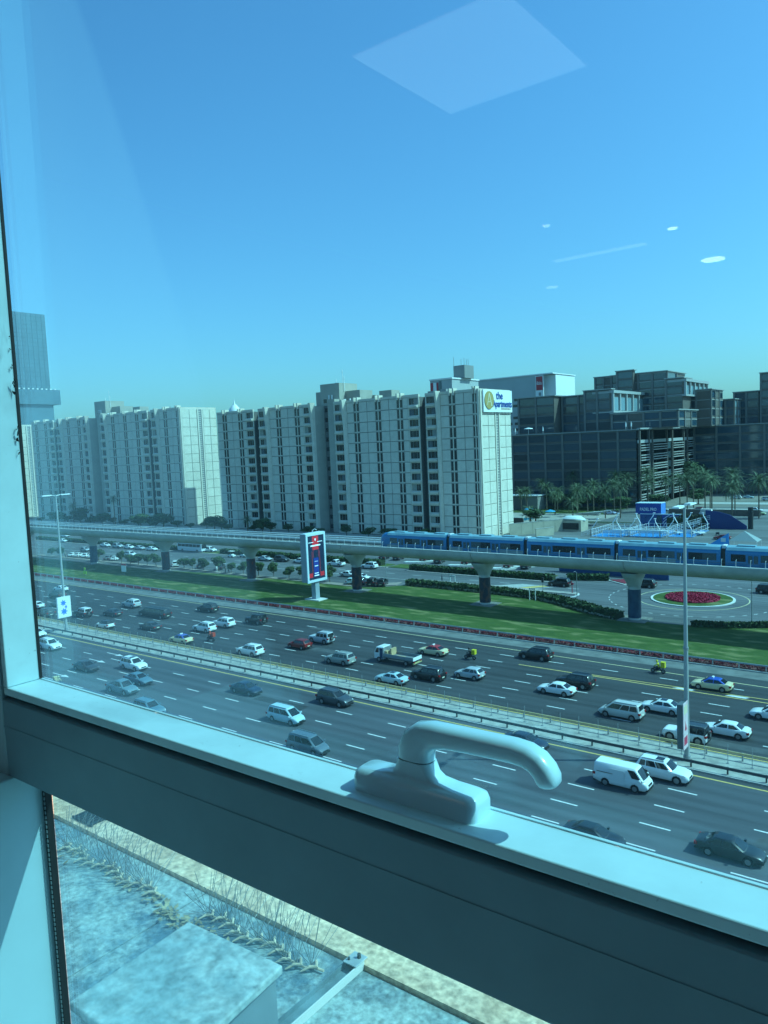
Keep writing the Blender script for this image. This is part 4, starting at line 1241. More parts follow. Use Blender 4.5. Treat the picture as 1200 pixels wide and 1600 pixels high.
def car_meshes(kind):
    def f():
        K = KIND[kind]; st = K['st']; wx, wr = K['wx'], K['wr']
        xs = sorted(set([s[0] for s in st] + [s * wx + d for s in (-1, 1) for d in (-wr * 1.16, -wr * 1.1, -wr * .75, 0, wr * .75, wr * 1.1, wr * 1.16)]))
        out = []
        rings = []
        L2 = K['L'] / 2
        for x in xs:
            _, zb, w = interp(st, x)
            z0 = 0.26 + 0.22 * max(0, (abs(x) - (L2 - 0.25)) / 0.25)
            for s in (-1, 1):
                d = abs(x - s * wx)
                if d < wr * 1.13: z0 = max(z0, wr + math.sqrt(max(0, (wr * 1.13) ** 2 - d * d)))
            zb = max(zb, z0 + 0.05)
            m_ = z0 + (zb - z0) * 0.45
            half = [(w * .9, z0), (w * .985, z0 + (zb - z0) * .12), (w, m_), (w * .985, z0 + (zb - z0) * .8), (w * .93, zb - 0.02), (w * .8, zb + 0.015), (w * .4, zb + 0.035)]
            rings.append([(x, -y, z) for y, z in half] + [(x, y, z) for y, z in reversed(half)])
        body = MB(); body.rings(rings)
        if kind == 'pickup':
            body.box(-2.5, -.85, -.86, .86, 1.0, 1.115)
        out.append(('body', body.mesh('body', [M_paint], 38)))
        rb, rt, ft, fb, zb, zr, wb, wt = K['gh']
        # greenhouse
        g = MB()
        lv = []
        for t, ins in ((0, 0), (.5, 0.0), (.9, 0.02), (1.0, 0.12)):
            x0 = rb + (rt - rb) * min(1, t * 1.02) + ins * .9; x1 = fb + (ft - fb) * min(1, t * 1.02) - ins * 1.2; w = wb + (wt - wb) * t - ins * .7
            z = zb - 0.03 + (zr - zb + 0.03) * t
            c = 0.10
            lv.append([(x0, -w + c, z), (x0 + c, -w, z), (x1 - c * 1.4, -w, z), (x1, -w + c * 1.8, z), (x1 + .05 * (1 - t), 0, z), (x1, w - c * 1.8, z), (x1 - c * 1.4, w, z), (x0 + c, w, z), (x0, w - c, z), (x0 - .03 * (1 - t), 0, z)])
        g.rings(lv, cap=False)
        top = lv[-1]; cx = (rt + ft) / 2
        b = len(g.v); g.v.append((cx, 0, zr + 0.04)); g.v += top
        for i in range(len(top)):
            g.f.append((b, b + 1 + i, b + 1 + (i + 1) % len(top))); g.m.append(0)
        out.append(('roof', g.mesh('roof', [M_paint], 40)))
        # glass panes just outside the greenhouse skin
        e = 0.014
        def P(u, v, s):
            xb = rb + 0.1 + (fb - 0.14 - rb - 0.1) * u; xt = rt + 0.1 + (ft - 0.14 - rt - 0.1) * u
            x = xb + (xt - xb) * v
            return (x, s * (wb + (wt - wb) * v + e), zb - 0.03 + (zr - zb + 0.03) * v)
        for s in (-1, 1):
            for (u0, u1) in K['panes']:
                pm = MB(); q = [P(u0, .12, s), P(u1, .12, s), P(u1, .84, s), P(u0, .84, s)]
                pm.face(q if s < 0 else q[::-1]); out.append(('side_window', pm.mesh('side_window', [M_carglass])))
        def F(v, y, front):
            xx = (fb + (ft - fb) * v + e) if front else (rb + (rt - rb) * v - e)
            return (xx + (0.05 * (1 - v) * (1 - abs(y)) if front else -0.03 * (1 - v) * (1 - abs(y))), y * (wb + (wt - wb) * v - 0.14 if not front else wb + (wt - wb) * v - 0.15), zb - 0.03 + (zr - zb + 0.03) * v)
        pm = MB()
        for ya, yb in ((-1, 0), (0, 1)): pm.face([F(.1, ya, 1), F(.1, yb, 1), F(.88, yb, 1), F(.88, ya, 1)])
        out.append(('windscreen', pm.mesh('windscreen', [M_carglass])))
        if kind != 'van':
            pm = MB()
            for ya, yb in ((-1, 0), (0, 1)): pm.face([F(.2, yb, 0), F(.2, ya, 0), F(.85, ya, 0), F(.85, yb, 0)])
            out.append(('rear_window', pm.mesh('rear_window', [M_carglass])))
        # wheels
        wmsh = MB()
        wmsh.tube([(0, -.11, 0), (0, -.105, 0), (0, .105, 0), (0, .11, 0)], [wr * .86, wr, wr, wr * .86], 18, 0)
        wmsh.tube([(0, -.122, 0), (0, .122, 0)], wr * .64, 14, 1)
        wme = wmsh.mesh('wheel', [M_tyre, M_rim], 30)
        for sx in (-1, 1):
            w = interp(st, sx * wx)[2]
            for sy in (-1, 1): out.append(('wheel', wme, (sx * wx, sy * (w - .115), wr)))
        # dark underbody
        w = interp(st, 0)[2]
        out.append(('underbody', MB().box(-L2 + .5, L2 - .5, -w * .8, w * .8, .18, .5).mesh('underbody', [M_black])))
        # lights, bumpers, plates, mirrors
        zf = interp(st, L2 - .2)[1]; wf = interp(st, L2 - .15)[2]; zr_ = interp(st, -L2 + .08)[1]; wr_ = interp(st, -L2 + .08)[2]
        hl = MB().rings([[(L2 - .34, -.19, zf - .16), (L2 - .10, -.10, zf - .16), (L2 - .10, .10, zf - .16), (L2 - .34, .19, zf - .16)], [(L2 - .40, -.17, zf + .01), (L2 - .22, -.1, zf + .0), (L2 - .22, .1, zf + .0), (L2 - .40, .17, zf + .01)]]).mesh('headlight', [M_lamp])
        for s in (-1, 1): out.append(('headlight', hl, (0.03, s * (wf - .17), 0)))
        tl = MB().box(-L2 - .02, -L2 + .22, -.13, .13, zr_ - .26, zr_ - .05).mesh('tail_light', [M_red])
        for s in (-1, 1): out.append(('tail_light', tl, (0, s * (wr_ - .09), 0)))
        out.append(('grille', MB().box(L2 - .12, L2 + .012, -wf * .5, wf * .5, zf - .32, zf - .17).mesh('grille', [M_black])))
        out.append(('bumper', MB().box(L2 - .2, L2 + .03, -wf * .86, wf * .86, .27, .40).mesh('bumper', [M_black])))
        out.append(('bumper', MB().box(-L2 - .03, -L2 + .2, -wr_ * .88, wr_ * .88, .30, .44).mesh('bumper', [M_black])))
        out.append(('number_plate', MB().box(-L2 - .045, -L2 + .1, -.26, .26, .56 if kind != 'hatch' else .5, .68 if kind != 'hatch' else .62).mesh('number_plate', [M_plate])))
        mi = MB().cbox(0, 0, 0, .14, .22, .15).mesh('mirror', [M_paint])
        for s in (-1, 1): out.append(('mirror', mi, (fb - .32, s * (wb + .16), zb + .06)))
        if kind in ('suv', 'minivan', 'boxy', 'limo'):
            for s in (-1, 1): out.append(('roof_rail', MB().box(rt + .2, ft - .1, s * wt * .86 - .02, s * wt * .86 + .02, zr + .01, zr + .07).mesh('roof_rail', [M_steel])))
        if kind == 'boxy':
            out.append(('spare_wheel', MB().tube([(-2.42, 0, 1.0), (-2.2, 0, 1.0)], .37, 16, 0).tube([(-2.43, 0, 1.0), (-2.41, 0, 1.0)], .2, 12, 1).mesh('spare_wheel', [M_tyre, M_rim], 30)))
        if kind == 'van':
            out.append(('sliding_door', MB().box(-.9, .45, -.915, -.9, .45, 1.75).mesh('sliding_door', [M_paint])))
            out.append(('door_rail', MB().box(-2.1, -.6, -.935, -.9, 1.28, 1.32).mesh('door_rail', [M_black])))
        if kind == 'pickup':
            out.append(('load_bed', MB().box(-2.42, -.9, -.76, .76, 1.10, 1.122).mesh('load_bed', [M_black])))
        return out
    return cached(('car', kind), f)
WHITE, SILV, GREY, DGREY, BLACK, REDC, CREAM = (.74, .75, .74), (.42, .45, .47), (.16, .17, .18), (.045, .05, .055), (.012, .013, .015), (.22, .012, .012), (.72, .60, .36)
NAVY, PALEBLUE, BGREY = (.012, .022, .05), (.42, .56, .60), (.10, .17, .21)
def car(kind, x, y, d, col, label, cat='car', roof=None, group=None, taxi=False, sunroof=False, extra=None, name=None, z=0.0):
    rz = 0 if d > 0 else PI
    if isinstance(d, float): rz = d
    nm = name or {'sedan': 'sedan_car', 'hatch': 'hatchback_car', 'suv': 'suv_car', 'boxy': 'off_road_car', 'minivan': 'minivan', 'van': 'delivery_van', 'pickup': 'pickup_truck', 'limo': 'stretch_limousine'}[kind]
    t = empty(nm, (x, y, z), rz, label, cat, group)
    for p in car_meshes(kind):
        o = link(p[0], p[1], t, p[2] if len(p) > 2 else (0, 0, 0))
        c = (roof or col) if p[0] == 'roof' else col
        o.color = (*c, 1)
    K = KIND[kind]['gh']
    if taxi: 
        o = link('taxi_sign', cached('taxisign', lambda: MB().cbox(0, 0, 0.07, .2, .5, .14).mesh('taxi_sign', [M_whitepaint])), t, ((K[1] + K[2]) / 2 + .2, 0, K[5] + .04))
    if sunroof:
        link('sunroof', cached(('sunroof', kind), lambda: MB().box(K[2] - .95, K[2] - .25, -.36, .36, K[5] + .0, K[5] + .045).mesh('sunroof', [M_carglass])), t)
    return t
GF, GN = 'vehicles driving left on the far carriageway', 'vehicles driving right on the near carriageway'
W_ = -1
FAR = [('sedan', -174.8, 96.9, WHITE, 'white saloon half hidden behind the left lamp post, at the top of the road', None),
 ('suv', -167.1, 91.6, DGREY, 'dark grey suv just below the white saloon behind the left lamp post', None),
 ('hatch', -157.3, 86.3, GREY, 'grey hatchback peeping out left of the blue flower banner', None),
 ('sedan', -160.3, 83.0, WHITE, 'white car cut by the window frame at the left end of the far carriageway', None),
 ('suv', -149.8, 79.3, DGREY, 'dark suv beside the median, left of the blue flower banner', None),
 ('boxy', -142.0, 82.9, BLACK, 'black off-roader with a white roof right of the flower banner', WHITE),
 ('sedan', -136.9, 86.3, DGREY, 'low dark grey saloon ahead of the long black limousine', None),
 ('suv', -140.9, 93.4, SILV, 'silver suv with a white roof above the long black limousine', WHITE),
 ('hatch', -128.3, 79.2, WHITE, 'white hatchback with a black roof next to the median', (.02, .02, .02)),
 ('limo', -127.8, 89.8, BLACK, 'very long black stretch limousine', None),
 ('sedan', -119.2, 82.6, DGREY, 'dark saloon below the tail of the long black limousine', None),
 ('sedan', -105.8, 79.2, CREAM, 'cream taxi with a violet-blue roof next to the median', (.06, .09, .35)),
 ('suv', -108.7, 86.5, WHITE, 'white suv just above the red delivery motorbike', None),
 ('suv', -108.3, 90.6, WHITE, 'white suv overlapped by another white suv in front of it', None),
 ('suv', -121.7, 98.0, BLACK, 'black suv in the lane nearest the lawn, left of centre', None),
 ('boxy', -104.7, 95.2, BLACK, 'black boxy off-roader on its own below the pier with the reddish poster', None),
 ('suv', -89.3, 79.6, WHITE, 'white seven-seat suv alone beside the median', None),
 ('hatch', -85.2, 86.4, REDC, 'dark red hatchback on the middle of the far carriageway', None),
 ('boxy', -84.3, 90.6, SILV, 'silver off-roader with a spare wheel behind the red hatchback', None),
 ('suv', -73.6, 82.9, (.30, .31, .29), 'beige-grey suv left of the flatbed truck', None),
 ('sedan', -64.2, 93.4, CREAM, 'cream taxi with a red roof beside the flatbed truck', (.42, .02, .02)),
 ('sedan', -61.4, 79.3, PALEBLUE, 'pale blue saloon with a dark sunroof beside the median', None),
 ('suv', -58.0, 83.0, BLACK, 'large black suv tailing the flatbed truck', None),
 ('hatch', -53.5, 86.2, SILV, 'small silver hatchback right of the black suv', None),
 ('suv', -49.9, 98.6, BLACK, 'black suv hugging the grass side, right of the yellow-boxed motorbike', None),
 ('sedan', -40.8, 86.0, WHITE, 'white saloon partly covering a black suv', None),
 ('suv', -40.0, 89.7, BLACK, 'black suv behind the small white saloon', None),
 ('sedan', -25.3, 96.9, CREAM, 'cream taxi with a blue roof at the right', (.015, .08, .42)),
 ('minivan', -31.2, 82.2, (.50, .50, .47), 'silver-beige minivan left of the right lamp post', None),
 ('sedan', -27.9, 86.0, WHITE, 'white saloon with a dark sunroof behind the silver-beige minivan', None),
 ('boxy', -23.2, 79.0, WHITE, 'white off-roader with a black hard top behind the lamp post banner', (.03, .035, .04)),
 ('sedan', -20.2, 82.5, WHITE, 'white saloon right behind the white off-roader with the black top', None),
 ('sedan', -17.0, 89.6, WHITE, 'white saloon cut off by the right edge of the photo', None)]
for k, x, y, c, lab, rf in FAR:
    car(k, x, y, W_, c, lab, roof=rf, group=GF, taxi=('taxi' in lab), sunroof=('sunroof' in lab), cat='taxi' if 'taxi' in lab else 'limousine' if k == 'limo' else 'car', name='taxi_car' if 'taxi' in lab else None)
NEAR = [('suv', -122.8, 65.4, WHITE, 'white suv half cut by the window frame on the near carriageway'),
 ('sedan', -134.2, 69.1, WHITE, 'white car tip at the window frame right below the median'),
 ('sedan', -105.2, 61.3, DGREY, 'dark grey saloon between the white arrows'),
 ('suv', -99.1, 65.4, WHITE, 'white suv with a dark roof panel above the blue-grey saloon'),
 ('sedan', -92.3, 61.5, BGREY, 'blue-grey saloon between a white suv and a grey pickup'),
 ('pickup', -90.6, 57.8, (.13, .19, .22), 'blue-grey double cab pickup truck'),
 ('suv', -79.9, 54.4, BGREY, 'blue-grey suv partly hidden by the window ledge'),
 ('sedan', -75.5, 66.3, NAVY, 'navy blue saloon alone in the middle of the near carriageway'),
 ('suv', -62.4, 69.0, (.05, .06, .07), 'dark grey suv next to the median right of the navy saloon'),
 ('minivan', -63.3, 61.4, PALEBLUE, 'pale blue minivan in the middle of the near carriageway'),
 ('minivan', -55.0, 56.3, (.10, .13, .16), 'slate grey people carrier touching the window ledge, left of the handle'),
 ('sedan', -36.3, 68.9, (.015, .025, .045), 'dark saloon half hidden behind the tip of the window handle'),
 ('van', -24.8, 65.5, WHITE, 'plain white high-roof delivery van'),
 ('suv', -22.3, 69.0, WHITE, 'large white suv with a dark sunroof overtaking the white van'),
 ('sedan', -23.1, 54.6, BLACK, 'black car cut by the window ledge with something pale on its dashboard'),
 ('sedan', -14.0, 58.3, BLACK, 'black saloon near the right edge of the near carriageway')]
for k, x, y, c, lab in NEAR:
    car(k, x, y, 1, c, lab, group=GN, sunroof=('sunroof' in lab or 'roof panel' in lab), cat='van' if k == 'van' else 'pickup truck' if k == 'pickup' else 'car')
# flatbed truck
t = empty('flatbed_truck', (-66.2, 87.3, 0), PI, 'white flatbed truck with a dark door stripe and drop sides', 'truck')
cab = MB()
cab.rings([[(2.0, -1.0, .5), (3.55, -1.0, .5), (3.55, 1.0, .5), (2.0, 1.0, .5)], [(2.0, -1.02, 1.35), (3.6, -1.0, 1.3), (3.6, 1.0, 1.3), (2.0, 1.02, 1.35)],
           [(2.0, -.98, 2.15), (3.25, -.95, 2.15), (3.25, .95, 2.15), (2.0, .98, 2.15)], [(2.05, -.85, 2.28), (3.1, -.82, 2.26), (3.1, .82, 2.26), (2.05, .85, 2.28)]])
o = build(cab, 'cab', M_paint, t); o.color = (*WHITE, 1)
build(MB().face([(3.61, -.88, 1.38), (3.61, .88, 1.38), (3.29, .84, 2.1), (3.29, -.84, 2.1)]), 'windscreen', M_carglass, t)
for s in (-1, 1):
    q = [(2.75, s * 1.02, 1.4), (3.42, s * 1.012, 1.4), (3.2, s * .985, 2.05), (2.75, s * .985, 2.05)]
    build(MB().face(q), 'side_window', M_carglass, t)
    build(MB().box(2.05, 2.6, min(s * 1.03, s * 1.0), max(s * 1.03, s * 1.0), .55, 2.1), 'door_stripe', mat('stripe_blue', (.01, .04, .10), .5), t)
build(MB().box(-3.4, 1.95, -1.05, 1.05, .82, .98), 'bed_floor', mat('bed_grey', (.16, .17, .17), .7), t)
for s in (-1, 1):
    o = build(MB().box(-3.4, 1.95, min(s * 1.05, s * 1.0), max(s * 1.05, s * 1.0), .98, 1.4), 'side_board', mat('board_grey', (.24, .27, .28), .6), t)
build(MB().box(-3.46, -3.402, -1.05, 1.05, .9, 1.4), 'tail_board', M_whitepaint, t)
build(MB().box(1.9, 1.99, -1.0, 1.0, .98, 2.2), 'headboard', M_steel, t)
build(MB().box(-3.2, 3.3, -.4, .4, .5, .8), 'chassis', M_black, t)
wm_ = MB().tube([(0, -.12, 0), (0, .12, 0)], .40, 16, 0).tube([(0, -.13, 0), (0, .13, 0)], .22, 12, 1).mesh('wheel', [M_tyre, M_rim], 30)
for xx in (-2.1, 2.75):
    for s in (-1, 1): link('wheel', wm_, t, (xx, s * .92, .40))
build(MB().box(-3.5, -3.3, -1.0, 1.0, .45, .6), 'bumper', mat('bumper_yellow', (.5, .45, .2), .6), t)
for s in (-1, 1):
    build(MB().box(-3.52, -3.45, s * .8 - .12, s * .8 + .12, .6, .78), 'tail_light', M_red, t)
    build(MB().box(3.5, 3.63, s * .75 - .12, s * .75 + .12, .75, .95), 'headlight', M_lamp, t)
tx, ty = -66.2, 87.3
for (ox, oy, sx, sy, sz, lab) in ((-1.1, 0.35, .25, 1.2, .95, 'tall plywood sheet standing behind the truck cab'), (-1.75, -.35, .6, .7, .62, 'cardboard box standing behind the truck cab'), (.25, -.2, 1.5, .9, .12, 'flat timber boards lying on the truck bed')):
    tt = empty('wooden_crate' if sz > .5 else 'timber_boards', (tx - 0 + ox + 0.6 - .6, ty + oy, .985), 0, lab, 'crate' if sz > .5 else 'timber')
    if sz > .5:
        build(MB().box(-sx / 2, sx / 2, -sy / 2, sy / 2, 0, sz), 'side', M_timber, tt)
        build(MB().box(-sx / 2 - .02, sx / 2 + .02, -sy / 2 - .02, sy / 2 + .02, sz, sz + .05), 'lid', M_timber, tt)
    else:
        for k in range(4): build(MB().box(-sx / 2 + k * .12, sx / 2 + k * .1, -sy / 2 + k * .22, -sy / 2 + k * .22 + .2, 0, sz - .02 * k), 'board', M_timber, tt)

# motorbikes with riders
def figure(mb_name, joints, radii, mt, parent, mt_over=None):
    """one continuous skinned body from joints: dict name -> (pos, parent name)"""
    names = list(joints)
    me = bpy.data.meshes.new(mb_name)
    me.from_pydata([joints[n][0] for n in names], [(names.index(joints[n][1]), names.index(n)) for n in names if joints[n][1]], [])
    o = bpy.data.objects.new(mb_name, me); COL.objects.link(o)
    sk = o.modifiers.new('skin', 'SKIN')
    for i, n in enumerate(names):
        r_ = radii[n]; me.skin_vertices[0].data[i].radius = (r_, r_)
    me.skin_vertices[0].data[0].use_root = True
    sb = o.modifiers.new('sub', 'SUBSURF'); sb.levels = 1; sb.render_levels = 1
    dg = bpy.context.evaluated_depsgraph_get()
    m2 = bpy.data.meshes.new_from_object(o.evaluated_get(dg))
    bpy.data.objects.remove(o)
    for mt_ in mt: m2.materials.append(mt_)
    return m2
def m_rider(top, trousers):
    J = {'pelvis': ((0, 0, .82), None), 'chest': ((.16, 0, 1.18), 'pelvis'), 'neck': ((.24, 0, 1.38), 'chest'), 'head': ((.30, 0, 1.55), 'neck'), 'crown': ((.30, 0, 1.64), 'head')}
    Rr = {'pelvis': .15, 'chest': .17, 'neck': .07, 'head': .12, 'crown': .09}
    for s, n in ((1, 'l'), (-1, 'r')):
        J['sh' + n] = ((.18, s * .20, 1.30), 'chest'); J['el' + n] = ((.36, s * .30, 1.05), 'sh' + n); J['ha' + n] = ((.60, s * .28, 1.02), 'el' + n)
        J['hip' + n] = ((.04, s * .12, .78), 'pelvis'); J['kn' + n] = ((.42, s * .2, .70), 'hip' + n); J['an' + n] = ((.30, s * .2, .30), 'kn' + n); J['to' + n] = ((.45, s * .2, .26), 'an' + n)
        Rr.update({'sh' + n: .075, 'el' + n: .055, 'ha' + n: .045, 'hip' + n: .10, 'kn' + n: .07, 'an' + n: .05, 'to' + n: .045})
    def f():
        m2 = figure('rider', J, Rr, [top, trousers, M_skin], None)
        for p in m2.polygons:
            z = p.center.z; p.material_index = 1 if z < .86 else (2 if z > 1.42 else 0); p.use_smooth = True
        return m2
    return cached(('rider', top.name), f)
def motorbike(x, y, lab, plab, boxcol, topcol, tall=0.62, rz=PI):
    t = empty('delivery_motorbike', (x, y, 0), rz, lab, 'motorbike', 'delivery motorbikes on the highway')
    wme = cached('bikewheel', lambda: MB().tube([(0, -.06, 0), (0, .06, 0)], .30, 16, 0).tube([(0, -.065, 0), (0, .065, 0)], .18, 12, 1).mesh('wheel', [M_tyre, M_rim], 30))
    for xx in (-.66, .70): link('wheel', wme, t, (xx, 0, .30))
    b = MB(); b.tube([(.70, 0, .32), (.58, 0, .75), (.48, 0, 1.02)], .045, 6); b.tube([(.58, 0, .72), (.2, 0, .62), (-.1, 0, .55), (-.66, 0, .34)], [.09, .15, .16, .05], 8)
    b.tube([(.3, 0, .74), (.15, 0, .82), (-.05, 0, .78)], [.10, .13, .1], 8); b.box(-.05, .35, -.13, .13, .28, .58)
    build(b, 'frame', M_black, t, 40)
    build(MB().box(-.75, .08, -.14, .14, .72, .80), 'seat', M_black, t)
    build(MB().tube([(.44, -.32, 1.04), (.5, 0, 1.0), (.44, .32, 1.04)], .025, 6), 'handlebar', M_black, t)
    bc = mat('box_' + str(boxcol), boxcol, .5)
    build(MB().box(-.92, -.38, -.28, .28, .84, .84 + tall), 'delivery_box', bc, t)
    build(MB().box(-.94, -.36, -.30, .30, .84 + tall, .88 + tall), 'box_lid', bc, t)
    p = empty('person', (x, y, 0), rz, plab, 'person', 'riders on the delivery motorbikes')
    tm = mat('jacket_' + str(topcol), topcol, .8)
    link('body', m_rider(tm, mat('trousers_dark', (.02, .022, .03), .85)), p, (-.14, 0, 0))
    build(MB().tube([(.15, 0, 1.50), (.15, 0, 1.56), (.16, 0, 1.66), (.16, 0, 1.74), (.16, 0, 1.78)], [.12, .145, .15, .10, .02], 10), 'helmet', tm if topcol[0] > .4 else M_black, p, 50)
YEL = (.62, .52, .02)
motorbike(-102.0, 82.4, 'red delivery motorbike with a red box behind the blue-roofed taxi', 'rider in red jacket and red helmet hunched on the red motorbike', (.5, .05, .02), (.5, .06, .02))
motorbike(-58.0, 93.9, 'black delivery motorbike with a yellow box near the red-roofed taxi', 'rider in dark clothes with yellow helmet on the motorbike by the red-roofed taxi', YEL, (.03, .03, .035))
motorbike(-32.9, 100.2, 'delivery motorbike with large yellow box near the grass, left of the right lamp post', 'rider in a yellow top on the motorbike beside the right lamp post', YEL, YEL, .7)
motorbike(-100.6, 54.3, 'delivery motorbike with a pale box just above the window ledge at the left', 'rider in pale top on the motorbike just above the window ledge', (.6, .5, .25), (.55, .5, .3), rz=0)

# service road and parked vehicles
PK = 'vehicles parked or waiting along the service road'
SR = [('sedan', -278.6, 157.0, 1, WHITE, 'white saloon parked behind the left lamp post, under the rail track'), ('sedan', -296.4, 168, 1, WHITE, 'white saloon farthest left in the upper car row'),
 ('sedan', -246.4, 154.6, 1, WHITE, 'white saloon at the left end of the line of four in the service road'), ('suv', -238.4, 154.4, 1, SILV, 'silver suv second in the line of cars in the service road'),
 ('sedan', -231.7, 154.4, 1, WHITE, 'white saloon in the middle of the service road line'), ('sedan', -225.3, 154.3, 1, SILV, 'silver saloon fourth in the service road line'),
 ('sedan', -218.5, 154.3, 1, WHITE, 'white saloon nearest the coach in the service road line'), ('suv', -195.0, 159.6, 1, WHITE, 'white off-roader parked behind the tail of the coach'),
 ('sedan', -233.6, 134.6, 2.2, WHITE, 'white car parked nearest the left lamp post behind the lawn'), ('sedan', -230.6, 134.8, 2.2, WHITE, 'white car parked second from the left lamp post'),
 ('sedan', -226.4, 135.0, 2.2, WHITE, 'white car parked third from the left lamp post'), ('sedan', -223.2, 135.2, 2.2, WHITE, 'white car parked just left of the blue pier'),
 ('hatch', -242, 144.1, 1, SILV, 'silver hatchback in the second parked row left of the blue pier'), ('sedan', -213.4, 134.8, 2.2, GREY, 'grey car parked just right of the blue pier'),
 ('sedan', -210.2, 135.0, 2.2, WHITE, 'white car parked right of a grey one by the blue pier'), ('suv', -213.0, 142.3, 1, WHITE, 'white suv with dark windows in the second parked row'),
 ('sedan', -206.5, 141, 1, GREY, 'grey saloon at the right end of the second parked row'), ('suv', -180.2, 134.6, 2.5, WHITE, 'white car parked at an angle right of the brown-red pier'),
 ('suv', -201, 136, 2.2, DGREY, 'dark car parked among the little trees left of the brown-red pier'),
 ('hatch', -170.6, 136.2, 2.2, DGREY, 'dark hatchback parked behind the little trees below the coach'), ('sedan', -163.5, 137, 2.2, DGREY, 'dark saloon parked behind the trees left of the reddish pier'),
 ('sedan', -162.6, 152.8, 1, SILV, 'silver saloon driving right of the reddish pier'), ('suv', -156.6, 153.6, 1, DGREY, 'dark suv in the service road left of the screen'),
 ('hatch', -149.4, 153.4, -1, WHITE, 'white hatchback just left of the advertising screen'), ('pickup', -135.8, 153.4, -1, WHITE, 'white pickup just right of the advertising screen'),
 ('suv', -124.6, 153.6, -1, WHITE, 'white suv emerging right of the pier beside the screen'), ('hatch', -114.6, 134.5, 2.0, PALEBLUE, 'pale blue hatchback parked at the right end of the footpath row'),
 ('sedan', -121.4, 141.6, 1, WHITE, 'white saloon parked behind the pale blue hatchback'), ('sedan', -116.0, 139.8, 1, WHITE, 'white car mostly hidden by the dark pier beside the screen'),
 ('suv', -111.8, 134.9, 2.0, NAVY, 'dark car directly right of the dark pier beside the screen'), ('suv', -109.0, 135.2, 2.0, BLACK, 'black car in the middle of the three at the parking end'),
 ('suv', -106.3, 135.6, 2.0, BLACK, 'last black car at the right end of the parking row'), ('suv', -70.3, 151.0, -1, BLACK, 'black suv entering the roundabout'),
 ('suv', -54.2, 156.8, -1, BLACK, 'dark car behind the flared head of the blue pier'), ('suv', -31.0, 160.0, 1, BLACK, 'dark car cut by the right edge beyond the roundabout')]
for i, (k, x, y, d, c, lab) in enumerate(SR):
    car(k, x, y, d if isinstance(d, int) and abs(d) == 1 else float(d), c, lab, group=PK, cat='pickup truck' if k == 'pickup' else 'car')
for i, x in enumerate((-131.0, -126.5, -118, -112.5, -104.5, -99, -92, -87.5)):
    car('suv' if i % 2 else 'sedan', x, 168.5 + (i % 3) * .6, PI / 2 + .25, (BLACK, DGREY, (.05, .02, .02), DGREY)[i % 4],
        ['leftmost', 'second', 'third', 'fourth', 'fifth', 'sixth', 'seventh', 'last'][i] + ' dark car of the shaded row behind the hedge', group='dark cars parked behind the hedge')
for i, (x, y, c, lab) in enumerate([(-122, 296, WHITE, 'white car under the palms right of the pavilion'), (-117, 300, (.4, .45, .6), 'bluish car under the palms near the white sun sail'), (-101.5, 318, WHITE, 'white car behind the blue club banner'),
        (-88, 318, (.3, .05, .04), 'red car parked behind the right lamp head'), (-84, 313, GREY, 'grey car parked behind the right lamp head'), (-80, 300, WHITE, 'white truck-like suv before the palm island'),
        (-74, 294, (.3, .04, .03), 'red car beside the palm island'), (-67, 320, WHITE, 'white car under the palm near the right edge'), (-63.5, 309, (.5, .55, .3), 'pale green car near the tall right palm'),
        (-88, 380, WHITE, 'white car before the office wing'), (-83.5, 384, PALEBLUE, 'pale car before the office wing'), (-73, 372, WHITE, 'white car far right before the office wing'),
        (-58.5, 236, REDC, 'red car just above the train at the right')]):
    car(('sedan', 'suv')[i % 2], x, y, 1 if i % 3 else -1, c, lab, group='cars parked before the offices')

# coach
t = empty('coach', (-202, 158.0, 0), 0, 'white coach standing in the service road under the rail track', 'bus')
mb = MB()
mb.rings([[(-6, y, z) for y, z in ((-1.2, .4), (-1.27, 1.2), (-1.25, 2.7), (-1.1, 3.3), (1.1, 3.3), (1.25, 2.7), (1.27, 1.2), (1.2, .4))],
          [(5.7, y, z) for y, z in ((-1.2, .4), (-1.27, 1.2), (-1.25, 2.7), (-1.1, 3.3), (1.1, 3.3), (1.25, 2.7), (1.27, 1.2), (1.2, .4))],
          [(6, y * .9, z) for y, z in ((-1.2, .5), (-1.27, 1.2), (-1.2, 2.6), (-1.0, 3.1), (1.0, 3.1), (1.2, 2.6), (1.27, 1.2), (1.2, .5))]])
o = build(mb, 'body', M_paint, t, 35); o.color = (.66, .70, .72, 1)
for k in range(6): build(MB().box(-5.7 + k * 1.9, -3.95 + k * 1.9, -1.285, -1.262, 1.75, 2.65), 'side_window', M_carglass, t)
build(MB().box(6.01, 6.03, -1.0, 1.0, 1.3, 2.7), 'windscreen', M_carglass, t)
build(MB().box(-6.02, -6.0, -1.0, 1.0, 1.9, 2.7), 'rear_window', M_carglass, t)
build(MB().box(-2, .2, -.7, .7, 3.3, 3.55), 'air_conditioner', M_whitepaint, t)
for xx in (-3.6, 3.9):
    for s in (-1, 1): link('wheel', cached('buswheel', lambda: MB().tube([(0, -.14, 0), (0, .14, 0)], .48, 16, 0).tube([(0, -.15, 0), (0, .15, 0)], .28, 12, 1).mesh('wheel', [M_tyre, M_rim], 30)), t, (xx, s * 1.15, .48))
